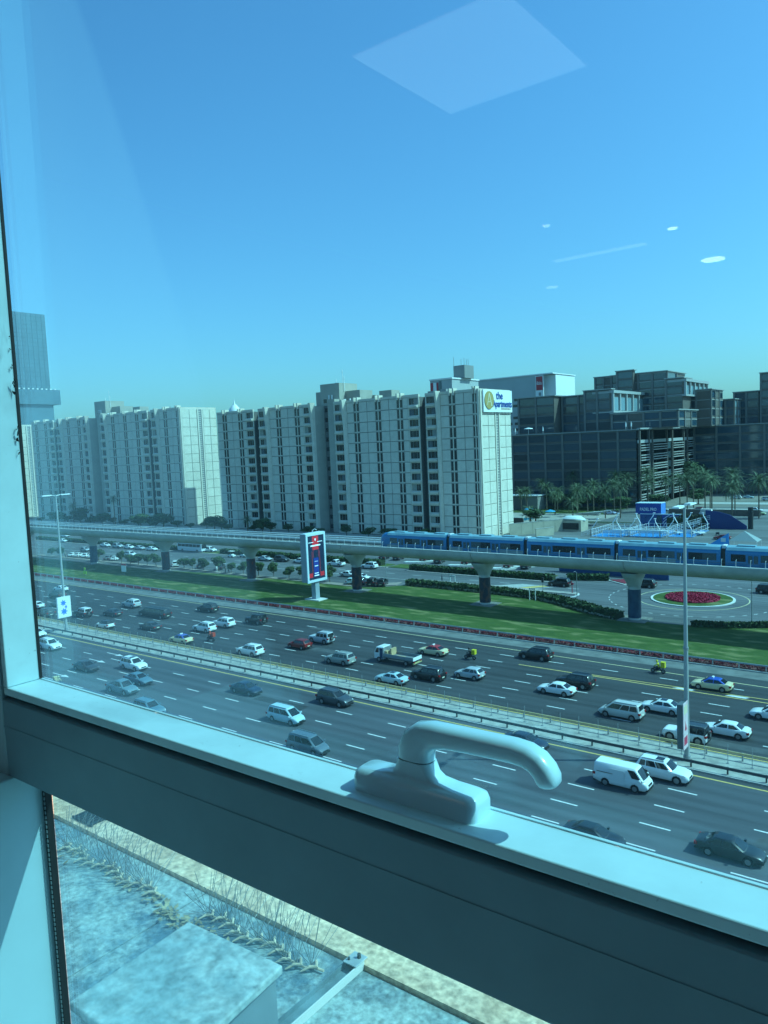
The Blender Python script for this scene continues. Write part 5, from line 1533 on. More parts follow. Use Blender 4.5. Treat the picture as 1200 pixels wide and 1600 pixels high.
for (x, y, lab) in ((-178.1, 153.8, 'small cart with a white canopy left of the reddish pier'), (-174.5, 155.4, 'small cart with a yellow canopy left of the reddish pier')):
    t = empty('golf_cart', (x, y, 0), 0, lab, 'cart')
    build(MB().box(-1.2, 1.2, -.6, .6, .35, .75).box(-.4, .5, -.55, .55, .75, 1.0), 'body', M_whitepaint, t)
    build(MB().box(-1.0, .9, -.62, .62, 1.85, 1.93), 'canopy', mat('canopy_' + str(int(x)), (.7, .7, .65) if x < -176 else (.6, .5, .1), .7), t)
    for sx in (-.95, .85):
        for sy in (-.58, .58): build(MB().cyl((sx, sy, .7), (sx, sy, 1.86), .03, .03, 6), 'canopy_post', M_black, t)
    for sx in (-.8, .8):
        for sy in (-.6, .6): build(MB().tube([(sx, sy - .08, .25), (sx, sy + .08, .25)], .25, 12), 'wheel', M_tyre, t)
    build(MB().box(-.1, .35, -.5, .5, 1.0, 1.08), 'seat', M_black, t)

# people on the footpath
def m_walker(topm, legm):
    J = {'pelvis': ((0, 0, .95), None), 'chest': ((0, 0, 1.30), 'pelvis'), 'neck': ((0, 0, 1.50), 'chest'), 'head': ((0.02, 0, 1.64), 'neck'), 'crown': ((.02, 0, 1.72), 'head')}
    Rr = {'pelvis': .14, 'chest': .17, 'neck': .06, 'head': .10, 'crown': .08}
    for s, n in ((1, 'l'), (-1, 'r')):
        J['sh' + n] = ((0, s * .2, 1.42), 'chest'); J['el' + n] = ((-.04 * s, s * .26, 1.14), 'sh' + n); J['ha' + n] = ((.08 * s, s * .26, .88), 'el' + n)
        J['hip' + n] = ((0, s * .10, .88), 'pelvis'); J['kn' + n] = ((.12 * s, s * .11, .48), 'hip' + n); J['an' + n] = ((.1 * s - .06, s * .11, .07), 'kn' + n); J['to' + n] = ((.1 * s + .08, s * .11, .04), 'an' + n)
        Rr.update({'sh' + n: .07, 'el' + n: .05, 'ha' + n: .04, 'hip' + n: .09, 'kn' + n: .065, 'an' + n: .045, 'to' + n: .035})
    def f():
        m2 = figure('walker', J, Rr, [topm, legm, M_skin], None)
        for p in m2.polygons:
            z = p.center.z; p.material_index = 1 if z < .95 else (2 if z > 1.53 else 0); p.use_smooth = True
        return m2
    return cached(('walker', topm.name, legm.name), f)
wh, dk, rd = mat('cloth_white', (.7, .7, .68), .9), mat('cloth_dark', (.04, .045, .06), .9), mat('cloth_beige', (.35, .3, .24), .9)
for i, (x, y, a, b, lab) in enumerate([(-159.4, 132.2, wh, wh, 'person all in white walking on the footpath below the coach'), (-156.2, 132.4, rd, dk, 'person in beige top left of the reddish pier'),
        (-154.6, 132.2, wh, dk, 'person in white top and dark trousers nearest the reddish pier'), (-147.8, 132.3, dk, dk, 'person in dark clothes just left of the reddish pier'),
        (-233.6, 131.9, rd, dk, 'person in beige top beside the left lamp post'), (-96.0, 144.4, dk, dk, 'person in dark clothes on the pavement behind the hedge')]):
    p = empty('person', (x, y, .12), i * 1.3, lab, 'person', 'pedestrians by the service road')
    link('body', m_walker(a, b), p)
    build(MB().tube([(.02, 0, 1.66), (.01, 0, 1.72), (.01, 0, 1.79), (.01, 0, 1.81)], [.10, .105, .06, .01], 8), 'hair', M_black, p, 50)

# ------------------------------------------------------------------ lamp posts, screen, signs
def lamp(x, y, lab, heads, banner, h=24.6, small=False):
    t = empty('lamp_post', (x, y, 0.11), 0, lab, 'lamp post')
    mb = MB(); mb.tube([(0, 0, 0), (0, 0, 8), (0, 0, 16), (0, 0, h)], [.27, .23, .17, .12], 10)
    build(mb, 'pole', mat('lamp_grey', (.42, .43, .42), .5, .3), t, 50)
    build(MB().tube([(0, 0, 0), (0, 0, .5)], [.36, .34], 10), 'base_sleeve', M_steel, t, 50)
    build(MB().tube([(0, 0, h - .25), (0, 0, h + .1)], .14, 10), 'head_joint', M_steel, t, 50)
    build(MB().tube([(0, 0, 10.9), (0, 0, 11.1)], .27, 10), 'joint_ring', M_steel, t, 50)
    for s in (-1, 1):
        build(MB().tube([(0, 0, h - .1), (0, s * .6, h), (0, s * 1.0, h + .02)], .05, 6), 'arm', M_steel, t)
        hd = MB(); hd.rings([[(-.28, s * .9, h - .06), (.28, s * .9, h - .06), (.28, s * .9, h + .14), (-.28, s * .9, h + .14)], [(-.34, s * 2.7, h - .04), (.34, s * 2.7, h - .04), (.30, s * 2.7, h + .10), (-.30, s * 2.7, h + .10)]])
        l_ = build(hd, 'lamp_head', M_whitepaint, t)
        build(MB().box(-.2, .2, min(s * 1.2, s * 2.5), max(s * 1.2, s * 2.5), h - .10, h - .07), 'lens', mat('lamp_lens', (.5, .5, .48), .3), l_)
    return t
t = lamp(-133.0, 74.2, 'left lamp post on the central reservation carrying a blue flower banner', 2, 'blue', 25.1)
b = empty('lamp_banner', (-133.0, 74.2, .11), 0, 'white banner box with blue flower motifs on the left lamp post', 'banner')
build(MB().box(.22, .62, -1.7, .9, 2.6, 6.4), 'box', M_whitepaint, b)
fm = mat('flower_blue', (.01, .16, .62), .6)
for (cy, cz, s) in ((-.55, 5.3, 1.0), (-.5, 3.7, 1.15), (-.1, 4.5, .5)):
    mb = MB()
    for k in range(7):
        a = k * 2 * PI / 7
        c, sn = math.cos(a), math.sin(a)
        mb.face([(.63, cy, cz), (.63, cy + .30 * s * c - .14 * s * sn, cz + .30 * s * sn + .14 * s * c), (.63, cy + .62 * s * c, cz + .62 * s * sn), (.63, cy + .30 * s * c + .14 * s * sn, cz + .30 * s * sn - .14 * s * c)])
    build(mb, 'flower_motif', fm, b)
    mb = MB()
    for k in range(7):
        a = k * 2 * PI / 7 + .4
        c, sn = math.cos(a), math.sin(a)
        mb.face([(.42 + .3 * s * c * .6, -1.705, cz + .2), (.42 + .02, -1.705, cz + .5 * s * sn), (.42, -1.705, cz)])
t = lamp(-21.6, 73.8, 'right lamp post on the central reservation with a pinkish banner box', 2, 'pink', 24.6)
b = empty('lamp_banner', (-21.6, 73.8, .11), 0, 'slim banner box with pink and red print on the right lamp post', 'banner')
build(MB().box(-.42, .12, -1.6, -.22, 1.6, 5.9), 'box', mat('banner_frame', (.10, .12, .13), .5), b)
o = MB(); o.box(.121, .18, -1.6, -.2, 1.5, 6.0)
build(o, 'print_panel', mat('banner_pink', (.62, .38, .42), .6, col2=(.70, .60, .60), vscale=1.3), b)
build(MB().box(.181, .19, -1.45, -.35, 4.9, 5.7), 'print_block', mat('banner_cream', (.62, .55, .38), .6), b)
build(MB().face([(.19, -1.2, 3.3), (.19, -.6, 3.3), (.19, -.9, 4.2)]), 'print_block', mat('banner_redprint', (.5, .04, .09), .6), b)
build(MB().box(.181, .19, -1.4, -.4, 1.9, 2.7), 'print_block', MATS['banner_redprint'], b)

# advertising screen
t = empty('advertising_screen', (-108.8, 116.6, 0.06), 0, 'tall double-sided advertising screen with red and navy picture on a grey mast', 'billboard')
build(MB().box(-1.5, 0, -2.9, 2.9, 4.0, 14.0), 'housing', mat('screen_housing', (.28, .32, .35), .55), t)
fr = mat('screen_frame', (.55, .68, .74), .5)
build(MB().box(.0, .22, -2.95, -2.45, 3.9, 14.1).box(.0, .22, 2.45, 2.95, 3.9, 14.1), 'frame', fr, t)
build(MB().box(.001, .22, -2.449, 2.449, 3.9, 4.4).box(.001, .22, -2.449, 2.449, 13.6, 14.1).box(-1.4, .0, -2.9, 2.9, 14.001, 14.15), 'frame', fr, t)
def scr(nm, col, y0, y1, z0, z1, e=1.0, x=.03, lv=1):
    build(MB().box(x, x + .008 * lv, y0, y1, z0, z1), nm, mat('screen_' + nm + str(col), col, .4, emit=e), t)
scr('picture', (.008, .02, .05), -2.44, 2.44, 4.41, 13.59, .25)
scr('picture_red', (.55, .02, .03), -.95, .95, 10.6, 13.59, .6, .04)
for s in (-1, 1):
    scr('picture_line', (.35, .03, .05), s * 1.15 - .06, s * 1.15 + .06, 5.4, 10.3, .5, .04)
    scr('picture_line', (.35, .03, .05), s * .8 - .05, s * .8 + .05, 9.0, 10.6, .5, .045)
    scr('picture_red', (.5, .02, .03), s * 1.75 - .6, s * 1.75 + .6, 4.9, 5.8, .5, .04)
    scr('picture_text', (.75, .78, .8), s * 1.35 - .75, s * 1.35 + .75, 12.15, 12.27, .6, .055)
scr('picture_blue', (.01, .03, .20), -.75, .75, 5.0, 8.9, .5, .04)
scr('picture_text', (.75, .78, .8), -1.5, 1.5, 11.35, 11.62, .6, .055)
scr('picture_text', (.75, .78, .8), -.6, .6, 5.6, 5.75, .6, .055)
scr('picture_text', (.75, .78, .8), -.7, .7, 5.1, 5.3, .6, .055)
scr('picture_text', (.45, .52, .6), -.5, .5, 8.1, 8.2, .6, .055)
scr('picture_text', (.55, .6, .65), -.5, .5, 7.1, 7.3, .6, .055)
build(MB().face([(.06, -.3, 13.0), (.06, -.0, 12.35), (.06, .3, 13.0), (.06, .0, 12.85)]), 'picture_mark', MATS["screen_picture_text(0.75, 0.78, 0.8)"], t)
for s in (-1, 1): pass
build(MB().box(-1.25, -.1, -.45, .75, .2, 4.0), 'mast', mat('mast_grey', (.30, .36, .40), .5), t)
build(MB().box(-2.6, 1.4, -1.3, 1.6, .0, .2), 'base_plate', M_conc_lt, t)
build(MB().tube([(-.6, 0, 14.15), (-.6, 0, 14.6), (-.2, .3, 14.9), (.3, .3, 14.7)], .09, 6), 'top_light', M_whitepaint, t)

def pole_sign(x, y, lab, build_fn, h, name='road_sign', cat='sign'):
    t = empty(name, (x, y, .06), 0, lab, cat)
    build(MB().cyl((0, 0, 0), (0, 0, h), .05, .05, 6), 'post', M_steel, t)
    build_fn(t)
neon = mat('sign_neon', (.48, .75, .02), .5)
def s1(t):
    build(MB().tube([(0, -.06, 1.75), (0, -.10, 1.75)], .45, 14), 'round_plate', neon, t)
    build(MB().prism([(-.9, .35), (.9, .35), (.75, 1.2), (-.75, 1.2)], -.1, -.06, 'y'), 'lower_plate', neon, t)
pole_sign(-191.7, 113.6, 'fluorescent yellow-green sign with a round top standing on the lawn', s1, 1.6)
def s2(t):
    build(MB().box(-1.05, 1.05, -.1, -.05, .9, 2.6), 'white_board', M_whitepaint, t)
    build(MB().box(-1.05, 1.05, -.11, -.04, 2.601, 3.1), 'red_header', mat('sign_red', (.5, .05, .07), .5), t)
pole_sign(-180.9, 118.5, 'white notice board with a red header standing on the lawn', s2, 2.6)
def thin_pole(x, y, h, lab, r_=.07):
    t = empty('light_pole', (x, y, 0), 0, lab, 'pole', 'thin poles along the service road')
    build(MB().cyl((0, 0, 0), (0, 0, h), r_, r_ * .6, 8), 'pole', M_steel, t)
    build(MB().tube([(0, 0, h), (0, -.4, h + .25), (0, -1.3, h + .35)], .04, 6), 'arm', M_steel, t)
thin_pole(-59.8, 136.0, 6.0, 'thin grey pole behind the curved hedge left of the blue pier', .1)
thin_pole(-28.6, 133.6, 7.5, 'thin grey pole on the lawn rim right of the roundabout bed', .1)
thin_pole(-108.3, 139.6, 7, 'thin pole with arm right of the dark pier by the screen')
thin_pole(-122.6, 134.4, 8, 'thin pole right of the advertising screen, among the little trees')
thin_pole(-240.5, 152, 9, 'thin pole under the rail track left of the left lamp post')
for i, (x, y, lab) in enumerate([(-91.0, 141.0, 'white framed gate-like sign stand behind the long hedge'), (-68.6, 134.9, 'white bent sign panel in the middle of the curved hedge')]):
    t = empty('sign_stand', (x, y, 0), 0, lab, 'sign')
    build(MB().box(-.7, .7, -.05, .05, 2.2, 2.5).box(-.7, -.55, -.05, .05, 0, 2.2).box(.55, .7, -.05, .05, 0, 2.2), 'frame', M_whitepaint, t)
t = empty('traffic_bollard', (-64.6, 144.6, .12), 0, 'red and white sign post at the tip of the pavement by the roundabout', 'bollard')
build(MB().cyl((0, 0, 0), (0, 0, 1.7), .09, .09, 8), 'post', mat('post_red', (.4, .03, .05), .5), t)
build(MB().box(-.3, .3, -.07, .07, 1.7, 2.1), 'plate', MATS['post_red'], t)
t = empty('traffic_light', (-69.3, 141.0, 0), 0, 'dark signal on a slim post behind the curved hedge', 'traffic light')
build(MB().cyl((0, 0, 0), (0, 0, 3.4), .05, .05, 6), 'post', M_steel_dk, t)
build(MB().box(-.2, .2, -.25, .1, 2.6, 3.6), 'signal_head', M_black, t)

# ------------------------------------------------------------------ sports club with courts
t = t
CL = empty('court_stand', (-86, 238, 0), 0, 'white steel spectator gallery around the blue sports courts', 'stand')
wp = M_whitepaint
def truss(parent, pts, h, post=1.6, nm='railing'):
    """white railing along a 3-D polyline with posts and two rails"""
    mb = MB()
    for a, b in zip(pts[:-1], pts[1:]):
        A, B = Vector(a), Vector(b)
        for z in (0, h * .5, h): mb.tube([A + Vector((0, 0, z)), B + Vector((0, 0, z))], .05, 4, cap=False)
        n = max(1, int((B - A).length / post))
        for i in range(n + 1):
            p = A + (B - A) * i / n
            mb.tube([p - Vector((0, 0, .2)), p + Vector((0, 0, h))], .05, 4, cap=False)
            if i < n:
                q = A + (B - A) * (i + 1) / n
                mb.tube([p, q + Vector((0, 0, h))], .03, 4, cap=False)
    return build(mb, nm, wp, parent)
for i, (x0, y0, w, d) in enumerate([(-97, 232, 10, 19), (-86, 235, 10, 19), (-75, 238, 7.5, 19)]):
    c = empty('sports_court', (x0, y0, 0), 0.0, ['left', 'middle', 'right'][i] + ' one of the blue courts fenced with white posts above the train', 'court', 'blue sports courts')
    build(MB().box(0, w, 0, d, 0.0, .06 + i * .003), 'floor', M_court, c)
    mb = MB()
    for (a, b) in (((0.4, 0.4), (w - .4, .4)), ((.4, d - .4), (w - .4, d - .4)), ((.4, .4), (.4, d - .4)), ((w - .4, .4), (w - .4, d - .4)), ((.4, d / 2), (w - .4, d / 2))):
        mb.box(min(a[0], b[0]) - .05, max(a[0], b[0]) + .05, min(a[1], b[1]) - .05, max(a[1], b[1]) + .05, .07, .08)
    build(mb, 'court_line', M_white, c, kind='stuff')
    for (a, b) in (((0, 0), (w, 0)), ((0, d), (w, d)), ((0, 0), (0, d)), ((w, 0), (w, d))):
        L_ = math.hypot(b[0] - a[0], b[1] - a[1]); n = int(L_ / 2)
        mb = MB()
        for k in range(n + 1):
            px_, py_ = a[0] + (b[0] - a[0]) * k / n, a[1] + (b[1] - a[1]) * k / n
            mb.box(px_ - .05, px_ + .05, py_ - .05, py_ + .05, 0, 2.2)
        for z in (1.0, 2.15):
            mb.box(min(a[0], b[0]) - .03, max(a[0], b[0]) + .03, min(a[1], b[1]) - .03, max(a[1], b[1]) + .03, z, z + .07)
        build(mb, 'fence_panel', wp, c)
    build(MB().box(.2, w - .2, d / 2 - .03, d / 2 + .03, .1, .95), 'net', M_whitepaint, c)
    for (xx, yy, s) in ((.3, .6, 1), (w - .4, .6, -1), (.3, d - .6, 1), (w - .4, d - .6, -1)):
        build(MB().tube([(xx, yy, 0), (xx, yy, 2.6), (xx + s * 1.3, yy + .4, 4.6), (xx + s * 1.6, yy + .8, 5.6)], .13, 6), 'light_mast', wp, c)
        build(MB().box(xx + s * 1.6 - .3, xx + s * 1.6 + .3, yy + .5, yy + 1.1, 5.5, 5.7), 'floodlight', wp, c)
truss(CL, [(-14, -6, .2), (-6, -2, 2.1)], 1.2)
truss(CL, [(-6, -2, 2.1), (12, -1.5, 2.1)], 1.1)
truss(CL, [(12, -1, 2.1), (20, 4, 4.4)], 1.2)
truss(CL, [(12, 2.4, 1.0), (19, 6, 3.4)], 1.1)
truss(CL, [(14, 22, 2.2), (19, 25, 3.6)], 1.2)
build(MB().box(-5, 12, -3.2, -1.2, 1.9, 2.1), 'deck', mat('deck_pale', (.45, .55, .6), .7), CL)
pm_ = MB()
for k in range(9): pm_.box(-5 + k * 2.1, -4.85 + k * 2.1, -2.9, -2.75, 0, 1.9)
build(pm_, 'deck_leg', wp, CL)

B = empty('club_banner_wall', (-91.5, 262, -2.84), 0, 'big navy banner wall with white curved stripes behind the courts', 'banner wall')
build(MB().box(0, 17.5, 0, .5, 4.2, 10.2), 'wall', M_blueban, B)
build(MB().box(0, 17.5, -.05, .6, 10.201, 10.5).box(17.501, 18.0, -.05, .6, 3.8, 10.5).box(-.4, -.001, -.05, .5, 0, 7.5), 'frame', fr, B)
build(MB().box(0.2, 7.4, -.03, -.01, 4.6, 9.8), 'picture', mat('banner_mid', (.02, .10, .30), .6, col2=(.004, .03, .14), vscale=.25), B)
build(MB().box(7.41, 9.8, -.03, -.01, 4.6, 9.8), 'picture', mat('banner_teal', (.01, .05, .08), .6), B)
B.scale = (.76, 1, .70)
cx, cz = 19.5, 2.4
for k in range(9):
    r0 = 3.2 + k * 1.05
    mb = MB(); pts = []
    for i in range(25):
        a = R(95 + i * 3.6)
        pts.append((a, r0))
    for (a, r_), (b, _) in zip(pts[:-1], pts[1:]):
        q = [(cx + (r_ + o_) * 1.0 * math.cos(t_), cz + (r_ + o_) * .78 * math.sin(t_)) for t_, o_ in ((a, -.16), (a, .16), (b, .16), (b, -.16))]
        if all(9.9 < p[0] < 17.4 and 4.4 < p[1] < 10.1 for p in q):
            mb.face([(p[0], -.03, p[1]) for p in q])
    if mb.f: build(mb, 'white_stripe', wp, B)
Bx = empty('club_banner_box', (-93.3, 262.8, -.3), 0, 'navy box sign lettered PADEL PRO in white', 'sign')
Bx.scale = (.6, .8, .58)
build(MB().box(0, 14.4, 0, 6, 7.8, 14.2), 'box', M_blueban, Bx)
build(MB().box(14.401, 14.5, 0, 6, 7.8, 14.2), 'side_panel', mat('banner_lightblue', (.06, .22, .6), .6), Bx)
build(MB().box(-.1, 14.6, -.1, 6.1, 14.201, 14.5), 'cap', fr, Bx)
def text3d(body, size, parent, loc, mt, extrude=.03, sx=1.0):
    cu = bpy.data.curves.new('lettering', 'FONT'); cu.body = body; cu.size = size; cu.extrude = extrude; cu.resolution_u = 2; cu.offset = .03
    o = text_mesh(cu, parent, mt)
    o.matrix_basis = Matrix(((sx, 0, 0, loc[0]), (0, 0, -1, loc[1]), (0, 1, 0, loc[2]), (0, 0, 0, 1)))
    return o
text3d('PADEL PRO', 2.6, Bx, (2.4, -.06, 9.9), wp, sx=.72)
# long plaster wall, pavilion, sails
def seg_wall(a, b, h, th, lab, mt, name='garden_wall', cat='wall'):
    A, Bv = Vector(a), Vector(b); d = (Bv - A); L_ = d.length
    t = empty(name, (a[0], a[1], 0), math.atan2(d.y, d.x), lab, cat)
    n = max(1, int(L_ / 4))
    for i in range(n):
        build(MB().box(i * L_ / n + .03, (i + 1) * L_ / n - .03, 0, th, 0, h), 'wall_panel', mt, t)
    build(MB().box(0, L_, -.06, th + .06, h + .004, h + .12), 'coping', M_kerb, t)
plaster = mat('plaster_cream', (.42, .37, .28), .9, var=.12, vscale=.3)
seg_wall((-122, 225), (-108.5, 248), 4.0, .3, 'long cream plaster wall running up from the train roof beside the pool', plaster)
seg_wall((-112.5, 225), (-109.5, 232), 2.6, .3, 'short pale wall beside the long plaster wall', plaster)
t = empty('pavilion', (-165, 312, 0), 0, 'flat-roofed grey pavilion right of the white gable', 'pavilion')
build(MB().box(-10, 4, 0, 8, 0, 6.2), 'wall', mat('pavilion_grey', (.15, .155, .15), .8), t)
build(MB().box(4.01, 10, .2, 8, 0, 6.0), 'side_wall', mat('pavilion_pale', (.30, .29, .27), .8), t)
build(MB().box(-10.4, 10.4, -.6, 8.4, 6.21, 6.6), 'roof_slab', wp, t)
t = empty('low_terrace_wall', (-140, 252, 0), 0, 'low brown terrace wall above the train roof near the white gable', 'wall')
build(MB().box(-11, 9, 0, .5, 0, 3.0), 'wall', M_brown, t)
build(MB().box(-11, 9, -.2, .7, 3.01, 3.2), 'coping', M_kerb, t)
for i, (x, y, c, lab) in enumerate([(-149, 292, (.02, .30, .50), 'left turquoise parasol by the pool'), (-136.0, 285, (.02, .30, .50), 'right turquoise parasol by the pool')]):
    t = empty('parasol', (x, y, 0), 0, lab, 'parasol', 'turquoise parasols by the pool')
    build(MB().cyl((0, 0, 0), (0, 0, 2.5), .06, .06, 6), 'pole', wp, t)
    build(MB().tube([(0, 0, 2.2), (0, 0, 2.4), (0, 0, 3.1)], [2.2, 2.1, .1], 8), 'canopy', mat('turquoise', (.02, .30, .50), .7), t)
def sail(pts, lab):
    t = empty('shade_sail', (0, 0, 0), 0, lab, 'shade sail')
    a, b, c, d = [Vector(p) for p in pts]
    mb = MB(); n = 8; g = []
    for i in range(n + 1):
        r_ = []
        for j in range(n + 1):
            u, v = i / n, j / n
            p = (a * (1 - u) + b * u) * (1 - v) + (d * (1 - u) + c * u) * v
            p = p - Vector((0, 0, 1.1 * math.sin(PI * u) * math.sin(PI * v)))
            cc = (a + b + c + d) / 4
            k_ = 1 - .13 * max(abs(math.sin(PI * u)) * (abs(2 * v - 1)), abs(math.sin(PI * v)) * abs(2 * u - 1))
            q = cc + (p - cc) * k_
            r_.append(q)
        g.append(r_)
    for i in range(n):
        for j in range(n): mb.face([g[i][j], g[i + 1][j], g[i + 1][j + 1], g[i][j + 1]])
    mb2 = MB(); mb2.v = mb.v + [(x, y, z + .03) for x, y, z in mb.v]; k0 = len(mb.v)
    mb2.f = list(mb.f) + [tuple(k0 + i for i in reversed(f_)) for f_ in mb.f]; mb2.m = [0] * len(mb2.f)
    build(mb2, 'fabric', mat('sail_white', (.62, .66, .64), .8), t)
    for p in (a, b, c, d): build(MB().cyl((p.x, p.y, 0), (p.x, p.y, p.z + .1), .09, .07, 6), 'mast', M_steel, t)
sail([(-115.5, 254, 4.6), (-104.5, 256, 5.4), (-101, 268, 5.2), (-113, 264, 4.2)], 'white shade sail stretched above the cafe beside the courts')
t = empty('beige_hut', (-108.5, 243, 0), 0, 'small beige hut with a domed white roof beside the courts', 'hut')
build(MB().box(-4.5, 3.6, 0, 6, 0, 3.6), 'wall', plaster, t)
build(MB().tube([(-4.8, 3, 3.6), (-2.5, 3, 4.1), (1.5, 3, 4.1), (3.9, 3, 3.6)], [.8, 2.9, 2.9, .8], 10, sq=.3), 'roof', MATS['sail_white'], t, 50)
build(MB().box(-4.0, 2.8, -.05, -.01, .6, 2.8), 'window', M_win, t)
# tent, blue screens at right
t = empty('event_tent', (-58.6, 240, 0), 0, 'small tent with a light blue side panel above the train', 'tent')
t.location = (-51.8, 216, 0); t.scale = (.72, .72, .95)
mb = MB(); mb.rings([[(0, 0, 2.6), (9.5, 1, 2.4), (9.5, 8, 2.4), (0, 7, 2.6)], [(4.4, 3.5, 5.0), (4.6, 3.5, 5.0), (4.6, 4.5, 5.0), (4.4, 4.5, 5.0)]])
build(mb, 'roof', mat('tent_pale', (.26, .30, .30), .8), t)
build(MB().prism([(-6.5, 0.3), (0, 0.6), (0, 4.8), (-6.5, 1.5)], -.15, 0, 'y'), 'side_panel', mat('banner_cyan', (.05, .35, .75), .6), t)
build(MB().box(-2.8, -1.1, -.2, -.151, 2.2, 3.3), 'white_logo', wp, t)
for sx in (0, 9.4):
    for sy in (0.3, 7.4): build(MB().cyl((sx, sy, 0), (sx, sy, 2.6), .07, .07, 6), 'pole', wp, t)
t = empty('hoarding', (-70.0, 262, 0), 0, 'sloping navy hoarding between the courts and the empty lot', 'hoarding')
build(MB().prism([(0, 0), (12.5, 0), (12.5, 1.2), (7.5, 4.6), (4, 5.6), (0, 6.0)], 0, .3, 'y'), 'panel', mat('hoarding_navy', (.006, .025, .14), .6), t)
build(MB().cyl((13.2, 2, 0), (13.2, 2, 7.0), .8, .8, 14), 'dark_column', M_black, t)
t = empty('rocky_planter', (-77, 262, 0), 0, 'olive green hedge bank left of the navy hoarding', 'planter')
build(leafmass([(-5, 2), (7, 0)], 5, 4.2, 90, .4, 0, 77, .5), 'foliage', mat('olive_leaf', (.08, .08, .045), .9, var=.3, vscale=1), t)
build(MB().box(-5, 7, -1.4, 3.2, 0, 3.4), 'branches', MATS['hedge_core'], t)
rn = random.Random(8)
for i in range(12):
    x, y = -76 + rn.random() * 14, 243 + rn.random() * 9
    c = [(.5, .12, .06), (.65, .66, .62), (.03, .04, .05), (.6, .62, .6)][i % 4]
    t = empty('garden_table' if i % 2 else 'garden_chair', (x, y, 0), rn.random() * 3, None, 'table' if i % 2 else 'chair', 'cafe furniture beside the courts')
    t['label'] = ORD[i] + ' cafe ' + ('table' if i % 2 else 'chair') + ', ' + ['reddish', 'white', 'dark', 'pale'][i % 4] + ', between the courts and the navy hoarding'
    mt_ = mat('furn%d' % (i % 4), c, .7)
    if i % 2:
        build(MB().box(-1.0, 1.0, -.7, .7, .72, .8), 'table_top', mt_, t); build(MB().box(-.1, .1, -.1, .1, 0, .72), 'leg', M_black, t)
    else:
        build(MB().box(-.5, .5, -.5, .5, .4, .5), 'seat', mt_, t); build(MB().box(-.5, -.38, -.5, .5, .5, 1.1), 'backrest', mt_, t)
        for sx in (-.42, .42):
            for sy in (-.42, .42): build(MB().box(sx - .04, sx + .04, sy - .04, sy + .04, 0, .4), 'leg', M_black, t)
t = empty('box_truck', (-78.5, 297, 0), 0, 'small pale box truck parked behind the courts', 'truck')
build(MB().box(-2.4, 1.4, -1.0, 1.0, .8, 3.1), 'cargo_box', M_conc_lt, t)
build(MB().rings([[(1.45, -.95, .5), (3.0, -.95, .5), (3.0, .95, .5), (1.45, .95, .5)], [(1.45, -.95, 1.3), (3.0, -.95, 1.2), (3.0, .95, 1.2), (1.45, .95, 1.3)], [(1.45, -.85, 2.2), (2.5, -.85, 2.2), (2.5, .85, 2.2), (1.45, .85, 2.2)]]), 'cab', wp, t)
for xx in (-1.6, 2.3):
    for s in (-1, 1): build(MB().tube([(xx, s * .9 - .12, .4), (xx, s * .9 + .12, .4)], .4, 14), 'wheel', M_tyre, t)
sheet('pool', rect(-156, -140, 268, 280), .03, mat('pool_water', (.03, .30, .42), .1))
sheet('paving_apron', rect(-160, -112, 262, 300), .012, mat('terrace_paving', (.34, .31, .26), .9, var=.1, vscale=.5, coords='W'))
sheet('lawn_patch', rect(-165, -120, 300, 330), .02, M_grass)
sheet('white_ramp', rect(-112, -60, 322, 332), .02, M_kerb)
sheet('white_ramp', rect(-100, -60, 352, 362), .02, M_kerb)
seg_wall((-95, 304), (-62, 304), 2.2, .4, 'dark retaining wall with planting behind the car park at the right', M_brown)
sheet('planted_strip', rect(-135, -97, 268, 274), .05, mat('dark_planting', (.03, .045, .02), .95, var=.4, vscale=1, coords='W'), thick=.06)
# blue hoarding under the track
seg_wall((-78.5, 168.5), (-52, 166), 3.6, .3, 'navy blue site hoarding seen under the rail track behind the black suv', mat('hoarding_blue', (.01, .06, .18), .6), 'site_hoarding', 'hoarding')
# curved white ramps in the shade behind the hedge
for i, x in enumerate((-118.5, -104.5, -92.0)):
    mb = MB()
    pts = [(x - 3 + k * .9, 164.3 + 0.05 * k * k * 2) for k in range(8)]
    for (a, b_) in zip(pts[:-1], pts[1:]): mb.face([(a[0], a[1], .3), (b_[0], b_[1], .3), (b_[0], b_[1] + 1.6, .3), (a[0], a[1] + 1.6, .3)]); mb.face([(a[0], a[1], 0), (b_[0], b_[1], 0), (b_[0], b_[1], .3), (a[0], a[1], .3)])
    build(mb, 'kerb_ramp', M_conc_lt, kind='structure')

